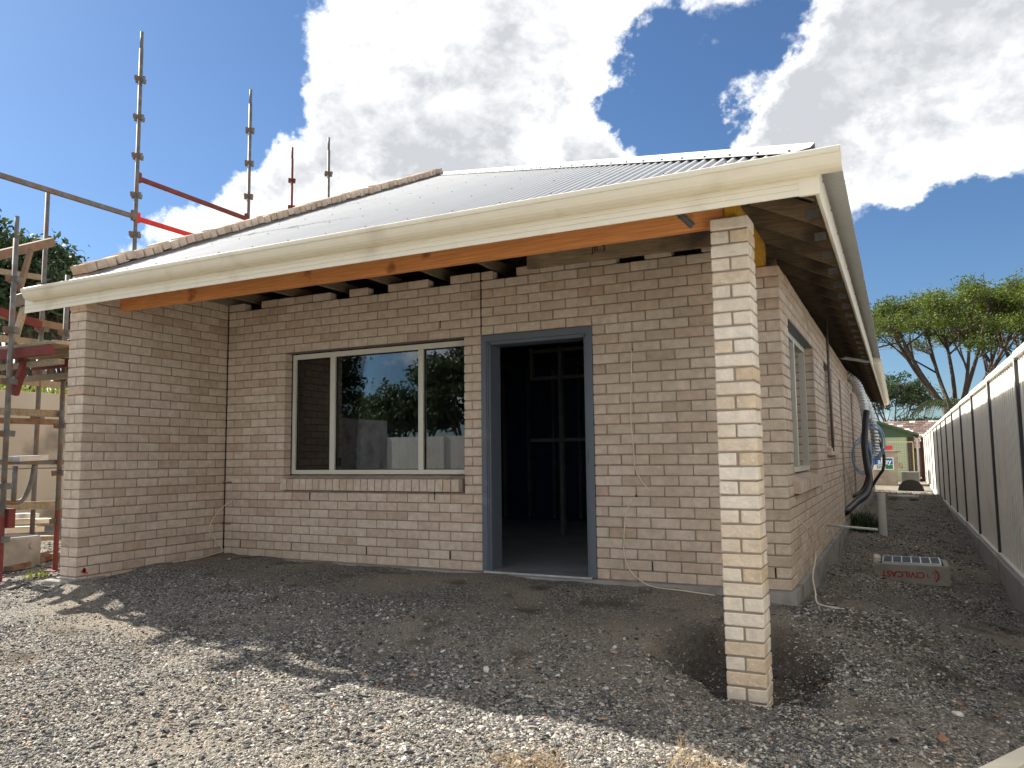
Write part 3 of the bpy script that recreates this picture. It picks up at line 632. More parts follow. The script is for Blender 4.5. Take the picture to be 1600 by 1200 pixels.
tm = text_mesh('JR-3', .07, .0006); q = link('lettering', tm, m_dark, ldo, (4.62, -.6415, 2.625), (R_(90), 0, 0))
for i, x in enumerate(np.arange(.28, 5.6, .61)):
    b_ = MB(); b_.bar((x, -1.26, 2.815), (x, 1.2, 2.815), .042, .095); b_.build('truss_chord', m_timbery, H)
    b_ = MB(); y1 = min(2.5, EY+(EX-x)-.3); b_.bar((x, FY+.03, zf(FY+.03)-.115), (x, y1, zf(y1)-.115), .04, .11); b_.build('rafter', m_timbery, H)
    if i % 2 == 0:
        b_ = MB(); b_.bar((x+.03, -1.1, 2.86), (x+.03, -.1, 3.15), .035, .09); b_.build('truss_web', m_timbery, H)
for i, x in enumerate(np.arange(.58, 5.3, .61)):
    b_ = MB(); b_.bar((x, -.95, 2.86), (x+.25, .2, 2.90), .035, .09); b_.build('truss_web', m_timbery, H)
b_ = MB(); b_.bar((EX-.13, EY+.13, zf(EY+.13)-.14), (1.5, EY+EX-1.5, zf(EY+EX-1.5)-.14), .045, .17); b_.build('hip_rafter', m_timber, H)
tp = MB(); tp.box(.0, 5.74, .13, .22, 2.50, 2.60); tp.box(5.55, 5.64, .22, YE-.2, 2.42, 2.52); tp.build('wall_plate', m_timbery, H)
pl = MB(); k = 0; y = FY+.33
rl = []
while y < YE-.1:
    xi = max(3.2, EX-(y-EY)+.15) if y < 1.5 else 3.6
    xo = FX-.022
    b_ = MB(); hgt = .12
    b_.bar((xo, y, zr(xo)-.118), (xi, y, zr(xi)-.118), .038, hgt)
    o = b_.build('rafter', m_timber, H); rl.append((y, o))
    b_ = MB(); b_.bar((5.80, y+.04, 2.585), (4.6, y+.04, 2.60), .036, .09)
    if y > .15: b_.build('truss_chord', m_timber, H)
    pl.box(xo-.13, xo-.05, y-.0215, y-.0195, zr(xo-.1)-.155, zr(xo-.1)-.095); y += .6; k += 1
p_ = pl.build('nail_plate', m_plate, H); p_['kind'] = 'stuff'
tm = text_mesh('JR 1', .085, .0006); link('lettering', tm, m_dark, rl[0][1], (6.10, rl[0][0]-.0203, zr(6.10)-.125), (R_(90), R_(26), 0))
fl = MB(); fl.bar((5.9, 6.9, 2.52), (6.28, 7.3, 2.47), .12, .02); fl.build('loose_flashing', m_alu2, H)

# front window
FYW = .118
wn = MB(); wo = None
def frame_bar(name, x0, x1, y0, y1, z0, z1, mt, par): b = MB(); b.cbox(x0, x1, y0, y1, z0, z1, .003); return b.build(name, mt, par)
wf = MB(); wf.box(WX0+.002, WX0+.045, FYW, FYW+.075, .868, 2.14); wf.box(WX1-.045, WX1-.002, FYW, FYW+.075, .868, 2.14); wf.box(WX0+.045, WX1-.045, FYW, FYW+.075, 2.088, 2.14); wf.box(WX0+.045, WX1-.045, FYW-.006, FYW+.075, .868, .912)
win = wf.build('front_window', m_alu, H)
MU = [(1.352, 1.415), (2.447, 2.503)]
for a, b in MU: frame_bar('mullion', a, b, FYW-.003, FYW+.07, .913, 2.087, m_alu, win)
frame_bar('sash_stile', .90, .955, FYW+.045, FYW+.07, .914, 2.086, m_alu, win)
frame_bar('sash_stile', 1.30, 1.35, FYW+.045, FYW+.07, .914, 2.086, m_alu, win)
frame_bar('latch', 1.44, 1.465, FYW+.012, FYW+.04, .95, 1.04, m_dark, win)
ed = [WX0+.045, MU[0][0], MU[0][1], MU[1][0], MU[1][1], WX1-.045]
for i in range(3): b_ = MB(); b_.box(ed[2*i]-.004, ed[2*i+1]+.004, FYW+.030, FYW+.034, .905, 2.092); b_.build('pane', m_glass, win)
gk = MB()
for i in range(3):
    x0, x1 = ed[2*i], ed[2*i+1]
    for q in ((x0, x0+.008, .912, 2.088), (x1-.008, x1, .912, 2.088), (x0+.008, x1-.008, .912, .919), (x0+.008, x1-.008, 2.078, 2.088)): gk.box(q[0], q[1], FYW+.022, FYW+.029, q[2], q[3])
gk.build('gasket', m_dark, win)
# side windows
def side_window(y0, y1, z0, z1, xf=5.775):
    b_ = MB(); b_.box(xf-.06, xf, y0+.002, y0+.05, z0, z1); b_.box(xf-.06, xf, y1-.05, y1-.002, z0, z1); b_.box(xf-.06, xf, y0+.05, y1-.05, z1-.05, z1); b_.box(xf-.06, xf+.006, y0+.05, y1-.05, z0, z0+.045)
    w_ = b_.build('side_window', m_alu, H); ym = y0+(y1-y0)*.52
    if y1-y0 > 1: frame_bar('mullion', xf-.055, xf+.003, ym, ym+.055, z0+.046, z1-.051, m_alu, w_)
    b_ = MB(); b_.box(xf-.034, xf-.030, y0+.045, y1-.045, z0+.04, z1-.045); b_.build('pane', m_glass, w_)
side_window(.452, 2.528, .858, 2.142); side_window(3.80, 5.05, 1.11, 2.142); side_window(14.0, 15.2, .87, 2.142)
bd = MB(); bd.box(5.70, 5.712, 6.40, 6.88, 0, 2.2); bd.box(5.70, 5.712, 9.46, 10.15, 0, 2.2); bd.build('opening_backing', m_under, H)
# steel door frame
dj = MB()
dj.box(DX0, DX0+.052, -.012, .03, .004, 2.142); dj.box(DX0+.052, DX0+.066, .0, .03, .004, 2.09); dj.box(DX0+.066, DX0+.085, .012, .21, .004, 2.075); dj.box(DX0, DX0+.066, .03, .205, .004, 2.10)
dj.box(DX1-.052, DX1, -.012, .03, .004, 2.142); dj.box(DX1-.066, DX1-.052, .0, .03, .004, 2.09); dj.box(DX1-.085, DX1-.066, .012, .21, .004, 2.075); dj.box(DX1-.066, DX1, .03, .205, .004, 2.10)
dj.box(DX0+.052, DX1-.052, -.012, .03, 2.085, 2.142); dj.box(DX0+.066, DX1-.066, .012, .21, 2.055, 2.085)
df = dj.build('door_frame', m_door, H)
frame_bar('striker_plate', DX1-.0555, DX1-.0515, -.0135, .012, .96, 1.08, m_dark, df)
for z in (.25, 1.05, 1.85): frame_bar('hinge', DX0+.052, DX0+.0545, -.0105, .0, z, z+.10, m_steel, df)
frame_bar('sill', DX0+.03, DX1-.03, -.05, .2, -.003, .017, m_alu2, df)
# rooms seen through the door and window
fl = MB(); fl.box(.05, 5.74, .21, YE-.15, -.003, .001); fl.build('inner_floor', mat('inner_concrete', (.30, .30, .30, 1), .7, var=.15, vscale=2), H)
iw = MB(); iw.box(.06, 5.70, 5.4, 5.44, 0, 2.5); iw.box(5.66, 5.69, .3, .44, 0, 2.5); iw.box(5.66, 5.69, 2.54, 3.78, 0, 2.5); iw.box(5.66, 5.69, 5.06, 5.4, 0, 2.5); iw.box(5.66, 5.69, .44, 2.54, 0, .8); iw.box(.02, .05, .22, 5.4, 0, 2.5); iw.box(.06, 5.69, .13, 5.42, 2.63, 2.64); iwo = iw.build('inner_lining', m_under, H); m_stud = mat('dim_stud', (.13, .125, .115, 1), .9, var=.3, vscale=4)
for x in np.arange(.25, 5.6, .45): frame_bar('stud', x, x+.04, 5.30, 5.39, .04, 2.45, m_stud, iwo)
for y in np.arange(.5, 5.2, .6): frame_bar('stud', .06, .15, y, y+.04, .04, 2.45, m_stud, iwo)
for X0 in (2.62, 3.16): frame_bar('stud', X0, X0+.045, 3.2, 3.29, .002, 2.5, m_stud, iwo)
for z in (2.42, 2.05, 1.22): frame_bar('noggin', 2.2, 3.9, 3.2, 3.28, z, z+.045, m_stud, iwo)
frame_bar('stud', 2.2, 2.24, 3.2, 3.29, 2.06, 2.5, m_stud, iwo)
frame_bar('stud', 3.65, 3.69, 3.2, 3.29, .002, 2.5, m_stud, iwo)
for a, b in (((.25, .62), (1.35, 1.75)), ((1.35, .62), (.25, 1.75))):
    b_ = MB(); b_.bar((a[0]-.2, 1.5, a[1]+.25), (b[0]-.2, 1.5, b[1]+.25), .03, .07, (0, 1, 0)); b_.build('brace', m_stud, iwo)
frame_bar('noggin', .05, 1.3, 1.48, 1.56, .85, .91, m_stud, iwo); frame_bar('noggin', .05, 1.3, 1.48, 1.56, 1.35, 1.42, m_stud, iwo); frame_bar('stud', .72, .9, 1.47, 1.58, .002, 2.5, m_stud, iwo); frame_bar('stud', .05, .09, 1.47, 1.58, .002, 2.5, m_stud, iwo); frame_bar('stud', 1.26, 1.30, 1.47, 1.58, .002, 2.5, m_stud, iwo)

# ------------------------------------------------------------------ cables, ties, pipes on the walls
def cable(name, label, cat, pts, rad, mt, group=None, seg=6, n=6, ends=True):
    m = MB(); m.tube(smooth_path(pts, n), rad, seg); o = m.build(name, mt, None, smooth=True); tag(o, label, cat, group); return o
def W0(px, py, out=.012): P = onY(px, py, -out); return tuple(P)
cable('electrical_cable', 'thin white cable hanging from a hole high on the wall right of the door', 'cable', [tuple(onY(988, 547, .02)), W0(987, 552), W0(986, 600), W0(986, 660), W0(990, 700), W0(992, 728), W0(1002, 750), W0(1016, 768, .03)], .0045, m_white)
gz = g1(4.75, -.12)
cable('electrical_cable', 'white cable looping from the low wall hole to the ground right of the door', 'cable', [tuple(onY(994, 775, .02)), W0(990, 780), W0(979, 800), W0(975, 840), W0(976, 868), W0(986, 893), (4.78, -.06, g1(4.78, -.06)+.012), (5.05, -.10, g1(5.05, -.1)+.010), (5.3, -.09, g1(5.3, -.09)+.010)], .0045, m_white)
hl = MB()
for px, py in ((988, 547), (994, 775)): P = onY(px, py, 0); hl.tube([(P[0], .01, P[2]), (P[0], -.0022, P[2])], .010, 10)
hl.build('cable_hole', m_dark, fw_.o)
cable('electrical_cable', 'white cable curling out of the porch inner corner onto the gravel', 'cable', [tuple(onY(363, 780, .015)), tuple(onY(362, 782, -.02)), tuple(onX(345, 795, .03)), tuple(onX(332, 812, .03)), tuple(onX(327, 830, .04)), tuple(onX(340, 848, .03)), (.05, -.06, .075), (.055, -.08, .045), (.08, -.4, g1(.08, -.4)+.012), (.12, -.75, g1(.12, -.75)+.010)], .005, m_white)
for py, l, x1 in ((754, 'upper rusty wall tie poking from the dark joint in the porch corner', .11), (818, 'lower rusty wall tie poking from the dark joint in the porch corner', .11)):
    P = onY(358, py, 0); m = MB(); m.tube([(.004, -.02, P[2]), (.05, -.03, P[2]+.002), (x1, -.012, P[2]+.003)], [.009, .007, .010], 7); tag(m.build('wall_tie', m_rust, None, smooth=True), l, 'wall tie', 'rusty wall ties in the porch corner')
P = onX(1243, 811, CX)
cable('electrical_cable', 'white cable arching from the side wall down to the ground beside the slab', 'cable', [tuple(onX(1243, 811, CX-.02)), tuple(onX(1252, 816, CX+.03)), tuple(onX(1266, 838, CX+.07)), tuple(onX(1274, 868, CX+.08)), tuple(onX(1270, 900, CX+.09)), (6.0, .20, -.02), (6.03, .05, g1(6.03, .05)+.03), (6.16, .0, g1(6.16, 0)+.012), (6.26, -.05, g1(6.26, -.05)+.01)], .006, m_white)
P = onX(1290, 820, CX); m = MB(); m.tube([(CX-.02, P[1], P[2]), (CX+.52, P[1]-.02, P[2]-.035)], .014, 10); tag(m.build('pipe_stub', m_pvc, None, smooth=True), 'thin grey pipe sticking straight out of the side wall above the slab', 'pipe')
# air conditioning bundle near the far end of the side wall
def SW(px, py, out): return tuple(onX(px, py, CX+out))
YB = 8.6
def WB(py_z, out, y): return (CX+out, y, py_z)
def ribbed(pts, r, n=26):
    P = smooth_path(pts, 22); m = MB(); rr = [r*(1+.13*math.sin(i*1.57)) for i in range(len(P))]; m.tube(P, rr, 10); return m
def YP(px, py, Y): return tuple(onY(px, py, Y))
m = ribbed([(CX-.3, 8.9, 2.62), YP(1322, 586, 8.9), YP(1338, 600, 8.9), YP(1347, 622, 8.8), YP(1352, 645, 8.7), YP(1354, 655, 8.7)], .075); tag(m.build('flexible_duct', m_foil, None, smooth=True), 'silver flexible duct coming out under the eave, nearer of the two', 'duct', 'silver ducts hanging on the side wall')
m = ribbed([(CX-.3, 10.6, 2.6), YP(1340, 610, 10.4), YP(1354, 630, 10.4), YP(1362, 655, 10.3), YP(1367, 685, 10.3), YP(1367, 710, 10.3)], .075); tag(m.build('flexible_duct', m_foil, None, smooth=True), 'longer silver flexible duct hanging behind the black conduit', 'duct', 'silver ducts hanging on the side wall')
cable('black_conduit', 'thick black insulated pipe hanging in a long loop back into the side wall', 'conduit', [YP(1354, 642, 8.6), YP(1352, 665, 8.5), YP(1351, 700, 8.3), YP(1355, 730, 8.0), YP(1359, 752, 7.8), YP(1353, 773, 7.4), YP(1338, 785, 7.0), (CX+.02, 6.45, .16), (CX-.03, 6.4, .17)], .054, m_black, seg=10)
cable('black_conduit', 'thin black conduit dropping behind the thick one into the side wall', 'conduit', [YP(1356, 690, 9.4), YP(1357, 730, 9.3), YP(1354, 752, 9.2), YP(1346, 768, 9.1), (CX+.02, 8.7, .28), (CX-.03, 8.65, .28)], .034, m_black, seg=8)
cable('black_conduit', 'black cable bowing out from the far side wall in front of the bin', 'conduit', [YP(1366, 675, 12.5), YP(1374, 690, 12.4), YP(1381, 712, 12.3), YP(1380, 732, 12.2), YP(1374, 742, 12.2), (CX+.05, 12.2, .1), (CX-.03, 12.2, .1)], .032, m_black, seg=8)
def coil(name, label, c, r, mt, turns=4):
    P = []; c = (c[0], c[1], c[2])
    for i in range(turns*18+1):
        a = i/18*2*math.pi; k = 1+.12*math.sin(i*.097)+.05*math.sin(i*.41); P.append((c[0]+r*.62*k*math.cos(a)+.015*math.sin(i*.13), c[1]+.05*math.sin(i*.07), c[2]+r*1.15*k*math.sin(a)))
    m = MB(); m.tube(P, .011, 6); o = m.build(name, mt, None, smooth=True); tag(o, label, 'pipe coil', 'pipe coils hanging on the side wall'); return o
coil('pipe_coil', 'pale blue pipe coil hanging low beside the thick black pipe', YP(1347, 713, 8.4), .25, m_blue)
coil('pipe_coil', 'pale blue and white pipe coil tied high below the silver duct', YP(1364, 690, 9.9), .27, m_blue, 5)
cable('thin_pipe', 'pale blue pipe running down from the duct to the low coil', 'pipe', [YP(1352, 655, 8.55), YP(1348, 670, 8.5), YP(1347, 690, 8.45), YP(1346, 700, 8.4)], .009, m_blue)
cable('downlight_cable', 'thin white cable slanting across the side wall behind the black conduits', 'cable', [WB(.9, .012, 6.4), WB(.6, .03, 7.2), WB(.30, .03, 7.9)], .006, m_white)
# vertical pole in front of the side wall under the eave
m = MB(); P = onX(1292, 545, CX+.05); m.tube([(CX+.05, 3.95, 1.05), (CX+.045, 3.95, 2.75)], .016, 8); tag(m.build('vertical_pipe', m_steel, None, smooth=True), 'slim grey vertical pipe in front of the narrow side window', 'pipe')
# things standing in the side passage
p = onZ(1380, 838, -.2); zb = g1(p[0], p[1]); m = MB(); m.tube([(p[0], p[1], zb-.1), (p[0], p[1], zb+.62)], .058, 20); m.tube([(p[0], p[1], zb+.615), (p[0], p[1], zb+.622)], .050, 20); tag(m.build('drain_pipe', m_pvc, None), 'upright white plastic drain pipe standing in the side passage', 'pipe')
a = onZ(1388, 781, -.2); b = onZ(1436, 782, -.2); m = MB(); za = g1(a[0], a[1]); m.tube([(a[0], a[1], za+.10), (b[0], b[1], g1(b[0], b[1])+.09)], .045, 12); tag(m.build('loose_pipe', m_pvc, None, smooth=True), 'white plastic pipe lying across the side passage behind the upright pipe', 'pipe')
sp = MB()
for t in (.15, .85): q = a+(b-a)*t; sp.cbox(q[0]-.1, q[0]+.1, q[1]-.08, q[1]+.08, g1(q[0], q[1])-.03, g1(q[0], q[1])+.048, .01, .01)
tag(sp.build('timber_packer', m_rust, None), 'small timber packers under the lying white pipe', 'packer')
a = onZ(1450, 751, -.25); b = onZ(1458, 764, -.25); m = MB(); m.tube([(a[0], a[1], g1(a[0], a[1])+.09), ((a[0]+b[0])/2, (a[1]+b[1])/2, g1(a[0], a[1])+.10), (b[0], b[1], g1(b[0], b[1])+.05)], .05, 10); tag(m.build('pipe_offcut', m_pvc, None, smooth=True), 'short white pipe offcut lying against the foot of the fence', 'pipe')

# precast grated pit
p0 = onZ(1367, 908, -.335); p1 = onZ(1486, 916, -.335); pw = p1[0]-p0[0]; px0, py0 = p0[0], (p0[1]+p1[1])/2
pz = -.345; ph_ = .20; pd = .60
pe = empty('drain_pit', (px0+pw/2, py0+pd/2, pz)); tag(pe, 'low concrete drain pit with steel grate and red upside down lettering', 'drain pit')
m = MB(); t = .05; z1 = pz+ph_
m.cbox(px0, px0+pw, py0, py0+t, pz, z1, .006, .002); m.cbox(px0, px0+pw, py0+pd-t, py0+pd, pz, z1, .006, .002); m.cbox(px0, px0+t, py0+t, py0+pd-t, pz, z1, .006, .002); m.cbox(px0+pw-t, px0+pw, py0+t, py0+pd-t, pz, z1, .006, .002); m.box(px0+t, px0+pw-t, py0+t, py0+pd-t, pz, pz+.04)
m.build('box', mat('pit_concrete', (.36, .34, .29, 1), .85, var=.12, vscale=8, bump=.001, bscale=90, dirt=((.24, .22, .19, 1), 5, .55, .8)), pe)
gx0, gx1, gy0, gy1 = px0+t+.03, px0+pw-t-.02, py0+.02, py0+pd-.03
gr = MB(); gr.box(gx0, gx1, gy0, gy0+.012, z1-.01, z1+.022); gr.box(gx0, gx1, gy1-.012, gy1, z1-.01, z1+.022); gro = gr.build('grate', m_alu2, pe)
for k in range(7): x = gx0+(gx1-gx0-.012)*k/6; b_ = MB(); b_.box(x, x+.012, gy0+.012, gy1-.012, z1-.004, z1+.0215); b_.build('cross_bar', m_alu2, gro)
gb = MB()
for k in range(1, 22): y = gy0+(gy1-gy0)*k/22; gb.box(gx0, gx1, y-.002, y+.002, z1-.008, z1+.016)
gb.build('bearing_bar', mat('grate_grey', (.20, .23, .27, 1), .5, metal=.5, var=.2), gro)
m_redp = mat('red_print', lin(168, 48, 44), .7, var=.12, vscale=20)
tm = text_mesh('CIVILCAST', .086, .0006, True); link('lettering', tm, m_redp, pe, (px0+pw*.385, py0-.0030, pz+ph_*.52), (R_(90), R_(180), 0))
lg = MB()
for r_out, r_in, a0, a1, cx_ in ((.075, .050, -62, 62, -.03), (.048, .032, -50, 70, -.035)):
    A = [R_(a0+(a1-a0)*i/14) for i in range(15)]; vs = [(cx_+r_out*math.cos(a), r_out*math.sin(a)) for a in A]+[(cx_+.012+r_in*math.cos(a), r_in*math.sin(a)) for a in A[::-1]]
    for i in range(14): q = [vs[i], vs[i+1], vs[28-i], vs[29-i]]; lg.add([(px0+pw*.80+x, py0-.0015, pz+ph_*.5+z) for x, z in q], [(0, 1, 2, 3)])
for k in range(4): a = R_(120+k*40); lg.add([(px0+pw*.80-.045+.02*math.cos(a+d)*f, py0-.0015, pz+ph_*.5+.02*math.sin(a+d)*f) for d, f in ((0, 1), (.5, 1.6), (.9, .8))], [(0, 1, 2)])
lg.build('printed_mark', m_redp, pe)
m = MB()
for k, y in enumerate((.10, .2)): tag(MB().cbox(px0-.005, px0+.06, py0+y, py0+y+.085, z1-.004, z1+.066, .012, .006).build('brick_offcut', m_brickp, None), ('nearer' if k == 0 else 'farther')+' small pale brick offcut on the left rim of the drain pit', 'brick offcut', 'brick offcuts on the pit')

# ------------------------------------------------------------------ boundary fence
FNX = 7.6; FE = empty('boundary_fence', (FNX, 2, -.5)); tag(FE, 'long pale grey corrugated steel fence along the side passage', 'fence')
PW = 2.39; PH = 2.06
pm = MB(); n = 14; vs = []; step = PW/n; prof2 = []
for k in range(n): y = k*step; prof2 += [(y, 0), (y+step*.42, 0), (y+step*.52, .036), (y+step*.90, .036)]
prof2 += [(PW, 0)]
vs = [(FNX+.01+d-FNX, y, z) for z in (0, PH-.05) for y, d in prof2]; L_ = len(prof2)
pm.add(vs, [(i, i+1, L_+i+1, L_+i) for i in range(L_-1)]); panel_me = pm.mesh('panel', fix=False); panel_me.materials.append(m_fence)
for k in range(-3, 15):
    y = 1.98+PW*k; top = 1.905-.0052*max(y, -2); bot = top-PH
    link('panel', panel_me, None, FE, (FNX, y, bot))
    b_ = MB(); b_.box(FNX-.014, FNX-.008, y-.026, y+.026, -.75 if y < 15 else -.5, top+.014); b_.box(FNX-.008, FNX+.05, y-.022, y+.022, -.75 if y < 15 else -.5, top+.012); po_ = b_.build('post', m_fpost, FE); b_ = MB(); b_.box(FNX-.012, FNX+.04, y-.042, y-.027, bot, top-.06); b_.build('post_shade_strip', m_fshade, po_)  # added dark strip on the near side of each post paints its shadow
    b_ = MB(); b_.box(FNX-.02, FNX+.045, y+.026, y+PW-.026, top-.055, top); b_.build('top_rail', m_fence, FE)
    b_ = MB(); b_.box(FNX-.022, FNX+.02, y+.026, y+PW-.026, bot-.012, bot+.035); b_.build('bottom_rail', m_fence, FE)
    b_ = MB(); b_.box(FNX-.03, FNX+.02, y+.005, y+PW-.03, -.78, bot-.013+random.choice((0, -.012, .004))); b_.build('plinth', m_plinth, FE)

# ------------------------------------------------------------------ scaffold behind the party wall
SCF = empty('scaffold', (-1.6, 0, -.1)); tag(SCF, 'rusty grey and red tube scaffold rising behind the left wall', 'scaffold')
def standard(px, pyt, X, ytop=None, zb=None, mt=m_steel, foot=m_red, joints=True, top=True):
    P = onX(px, pyt, X); Y, zt = P[1], P[2]; zb = g1(X, Y) if zb is None else zb
    m = MB(); m.tube([(X, Y, zb+(.62 if foot else 0)), (X, Y, zt-.22 if top else zt)], .0245, 10); o = m.build('standard', mt, SCF, smooth=True)
    if foot: b_ = MB(); b_.tube([(X, Y, zb), (X, Y, zb+.62)], .0255, 10); b_.box(X-.08, X+.08, Y-.08, Y+.08, zb-.02, zb+.012); b_.build('base_jack', foot, o)
    if top: b_ = MB(); b_.tube([(X, Y, zt-.22), (X, Y, zt)], .0195, 10); b_.build('spigot', mt, o, smooth=True)
    if joints:
        z = zt-.62
        while z > zb+.4:
            b_ = MB()
            for dx, dy in ((1, 0), (-1, 0), (0, 1), (0, -1)): b_.bar((X+dx*.02, Y+dy*.02, z), (X+dx*.075, Y+dy*.075, z-.006), .028, .055)
            b_.build('v_pressing', mt, o); z -= .495
    return (X, Y, zt)
p1 = standard(222, 50, -1.6); p2 = standard(392, 140, -1.6); p4 = standard(514, 215, -1.6); p3 = standard(457, 230, -2.9, mt=m_red, foot=None)
s1 = standard(27, 338, -.92); s2 = standard(75, 298, -2.0, top=False, foot=None); s3 = standard(106, 430, -1.25, top=False)
def rail(name, a, b, w, h, mt, ends=True):
    m = MB(); m.bar(a, b, w, h); o = m.build(name, mt, SCF)
    if ends:
        for q in (a, b): c = MB(); c.box(q[0]-.022, q[0]+.022, q[1]-.022, q[1]+.022, q[2]-.05, q[2]+.075); c.build('wedge', mt, o)
zr1 = onX(150, 320, -1.6)[2]
rail('ledger', (-1.6, -1.9, zr1), (-1.6, p1[1]-.03, zr1), .045, .05, m_steel)
z_ = onX(222, 281, -1.6)[2]; rail('ledger', (-1.6, p1[1]+.03, z_), (-1.6, p2[1]-.03, z_-.02), .045, .05, m_red)
z_ = onX(222, 344, -1.6)[2]; rail('ledger', (-1.6, p1[1]+.03, z_), (-1.6, p2[1], z_), .045, .05, m_bred)
def at1(px, py): return onX(px, py, -1.25)
a, b = onX(-40, 408, -1.0), onX(82, 378, -1.55); rail('transom', tuple(a), tuple(b), .05, .09, m_rust, False)
a, b = onX(47, 393, -1.2), onX(20, 580, -1.0); rail('brace', tuple(a), tuple(onX(30, 455, -1.1)), .04, .05, m_rust, False)
a, b = onX(38, 480, -1.0), onX(22, 535, -1.0); rail('brace', tuple(a), tuple(b), .05, .05, m_plank, False)
a, b = onX(20, 472, -1.0), onX(38, 466, -1.0); rail('bracket', tuple(a), tuple(b), .05, .11, m_steel, False)
a, b = onX(-40, 418, -2.2), onX(66, 434, -2.2); rail('guard_rail', tuple(a), tuple(b), .04, .06, m_plank, False)
for y0, y1, mt, X in ((474, 508, m_red, -1.5), (488, 512, m_rust, -1.9), (530, 540, m_plank, -2.1), (593, 603, m_plank, -2.0)):
    a, b = onX(-60, y0-8, X), onX(100 if mt != m_red else 64, y1, X); rail('guard_rail', tuple(a), tuple(b), .04, .075, mt, False)
# deck at about two metres
D = empty('scaffold_deck', (-1.6, -1, 2)); tag(D, 'red framed scaffold deck of old boards beside the brick wing', 'scaffold deck')
dz = onX(60, 553, -1.3)[2]; yd = onX(22, 553, -1.0)[1]
for k in range(5): b_ = MB(); b_.cbox(-1.62+k*.0-.0, -.40, yd+.02+k*.235, yd+.24+k*.235, dz-.01-k*.004, dz+.028, .004, .003); b_.build('board', m_rust if k % 2 else m_plank, D)
b_ = MB(); b_.bar((-1.65, yd-.0, dz-.07), (-.42, yd+.0, dz-.07), .05, .09); b_.bar((-1.65, yd+.6, dz-.09), (-.42, yd+.6, dz-.09), .05, .09); b_.build('bearer', m_red, D)
b_ = MB(); b_.bar((-1.65, yd+.1, dz-.17), (-.42, yd+.1, dz-.17), .06, .05); b_.bar((-1.65, yd+.5, dz-.24), (-.42, yd+.5, dz-.24), .05, .06); b_.build('toe_board', m_plank, D)
b_ = MB(); b_.bar(tuple(onX(40, 562, -.95)), tuple(onX(22, 617, -.95)), .06, .06); b_.build('strut', m_red, D)
for (y0, y1, mt, nm, X, h) in ((640, 647, m_plank, 'ledger', -1.3, .07), (655, 660, m_rust, 'ledger', -1.5, .06), (722, 722, m_steel, 'ledger', -1.3, .05), (794, 788, m_plank, 'ledger', -1.4, .08)):
    a, b = onX(-60, y0, X), onX(99, y1, X); rail(nm, tuple(a), tuple(b), .05, h, mt, False)
m = MB(); a, b = onX(20, 717, -1.15), onX(65, 715, -1.15); m.bar(tuple(a), tuple(b), .22, .05); tag(m.build('aluminium_plank', m_alu2, None), 'short aluminium plank end lying on the lower scaffold rail', 'plank')
a = [onX(px, py, -1.15) for px, py in ((54, 726), (50, 748), (42, 770), (34, 782), (22, 785), (5, 784))]; m = MB(); m.tube(smooth_path([tuple(q) for q in a], 5), .024, 8); m.tube([tuple(onX(24, 728, -1.15)), tuple(onX(21, 784, -1.15))], .024, 8); m.build('ladder_bracket', m_steel, SCF, smooth=True)
b_ = MB(); P = onX(14, 808, -.92); b_.box(P[0]-.03, P[0]+.05, P[1]-.03, P[1]+.03, P[2]-.10, P[2]+.08); b_.build('coupler', m_red, SCF)
# timber and offcuts stacked on the ground beside the wing
for k, (px0_, px1_, py_, h, mt, lab) in enumerate(((-20, 52, 808, .05, m_alu2, 'topmost grey plank of the pile behind the scaffold foot'), (0, 80, 816, .05, m_whitepl, 'long white plank in the pile behind the scaffold foot'), (0, 60, 829, .06, m_whitepl, 'short white plank low in the pile behind the scaffold foot'), (-10, 82, 843, .05, m_plank, 'bottom grey plank of the pile behind the scaffold foot'))):
    P = onX(px0_, py_, -2.2-.05*k); Q_ = onX(px1_, py_-3, -2.2-.05*k); m = MB(); m.bar(tuple(P), tuple(Q_), .22, h); tag(m.build('stacked_plank', mt, None), lab, 'plank', 'planks piled behind the scaffold')
P = onX(20, 853, -1.9); m = MB(); m.cbox(P[0]-.25, P[0]+.15, P[1]-.45, P[1]+.22, g1(P[0], P[1])-.02, P[2]+.10, .02, .01); m.tube([(P[0]+.15, P[1]+.12, P[2]), (P[0]+.156, P[1]+.12, P[2])], .035, 12); tag(m.build('concrete_block', m_conc, None), 'pale concrete block with a round hole by the plank pile', 'block')
a, b = onZ(5, 893, -.1), onZ(88, 876, -.1); m = MB(); m.bar((a[0], a[1], g1(a[0], a[1])+.04), (b[0], b[1], g1(b[0], b[1])+.05), .22, .045); tag(m.build('ground_plank', m_rust, None), 'brown plank lying on the rubble under the scaffold', 'plank')
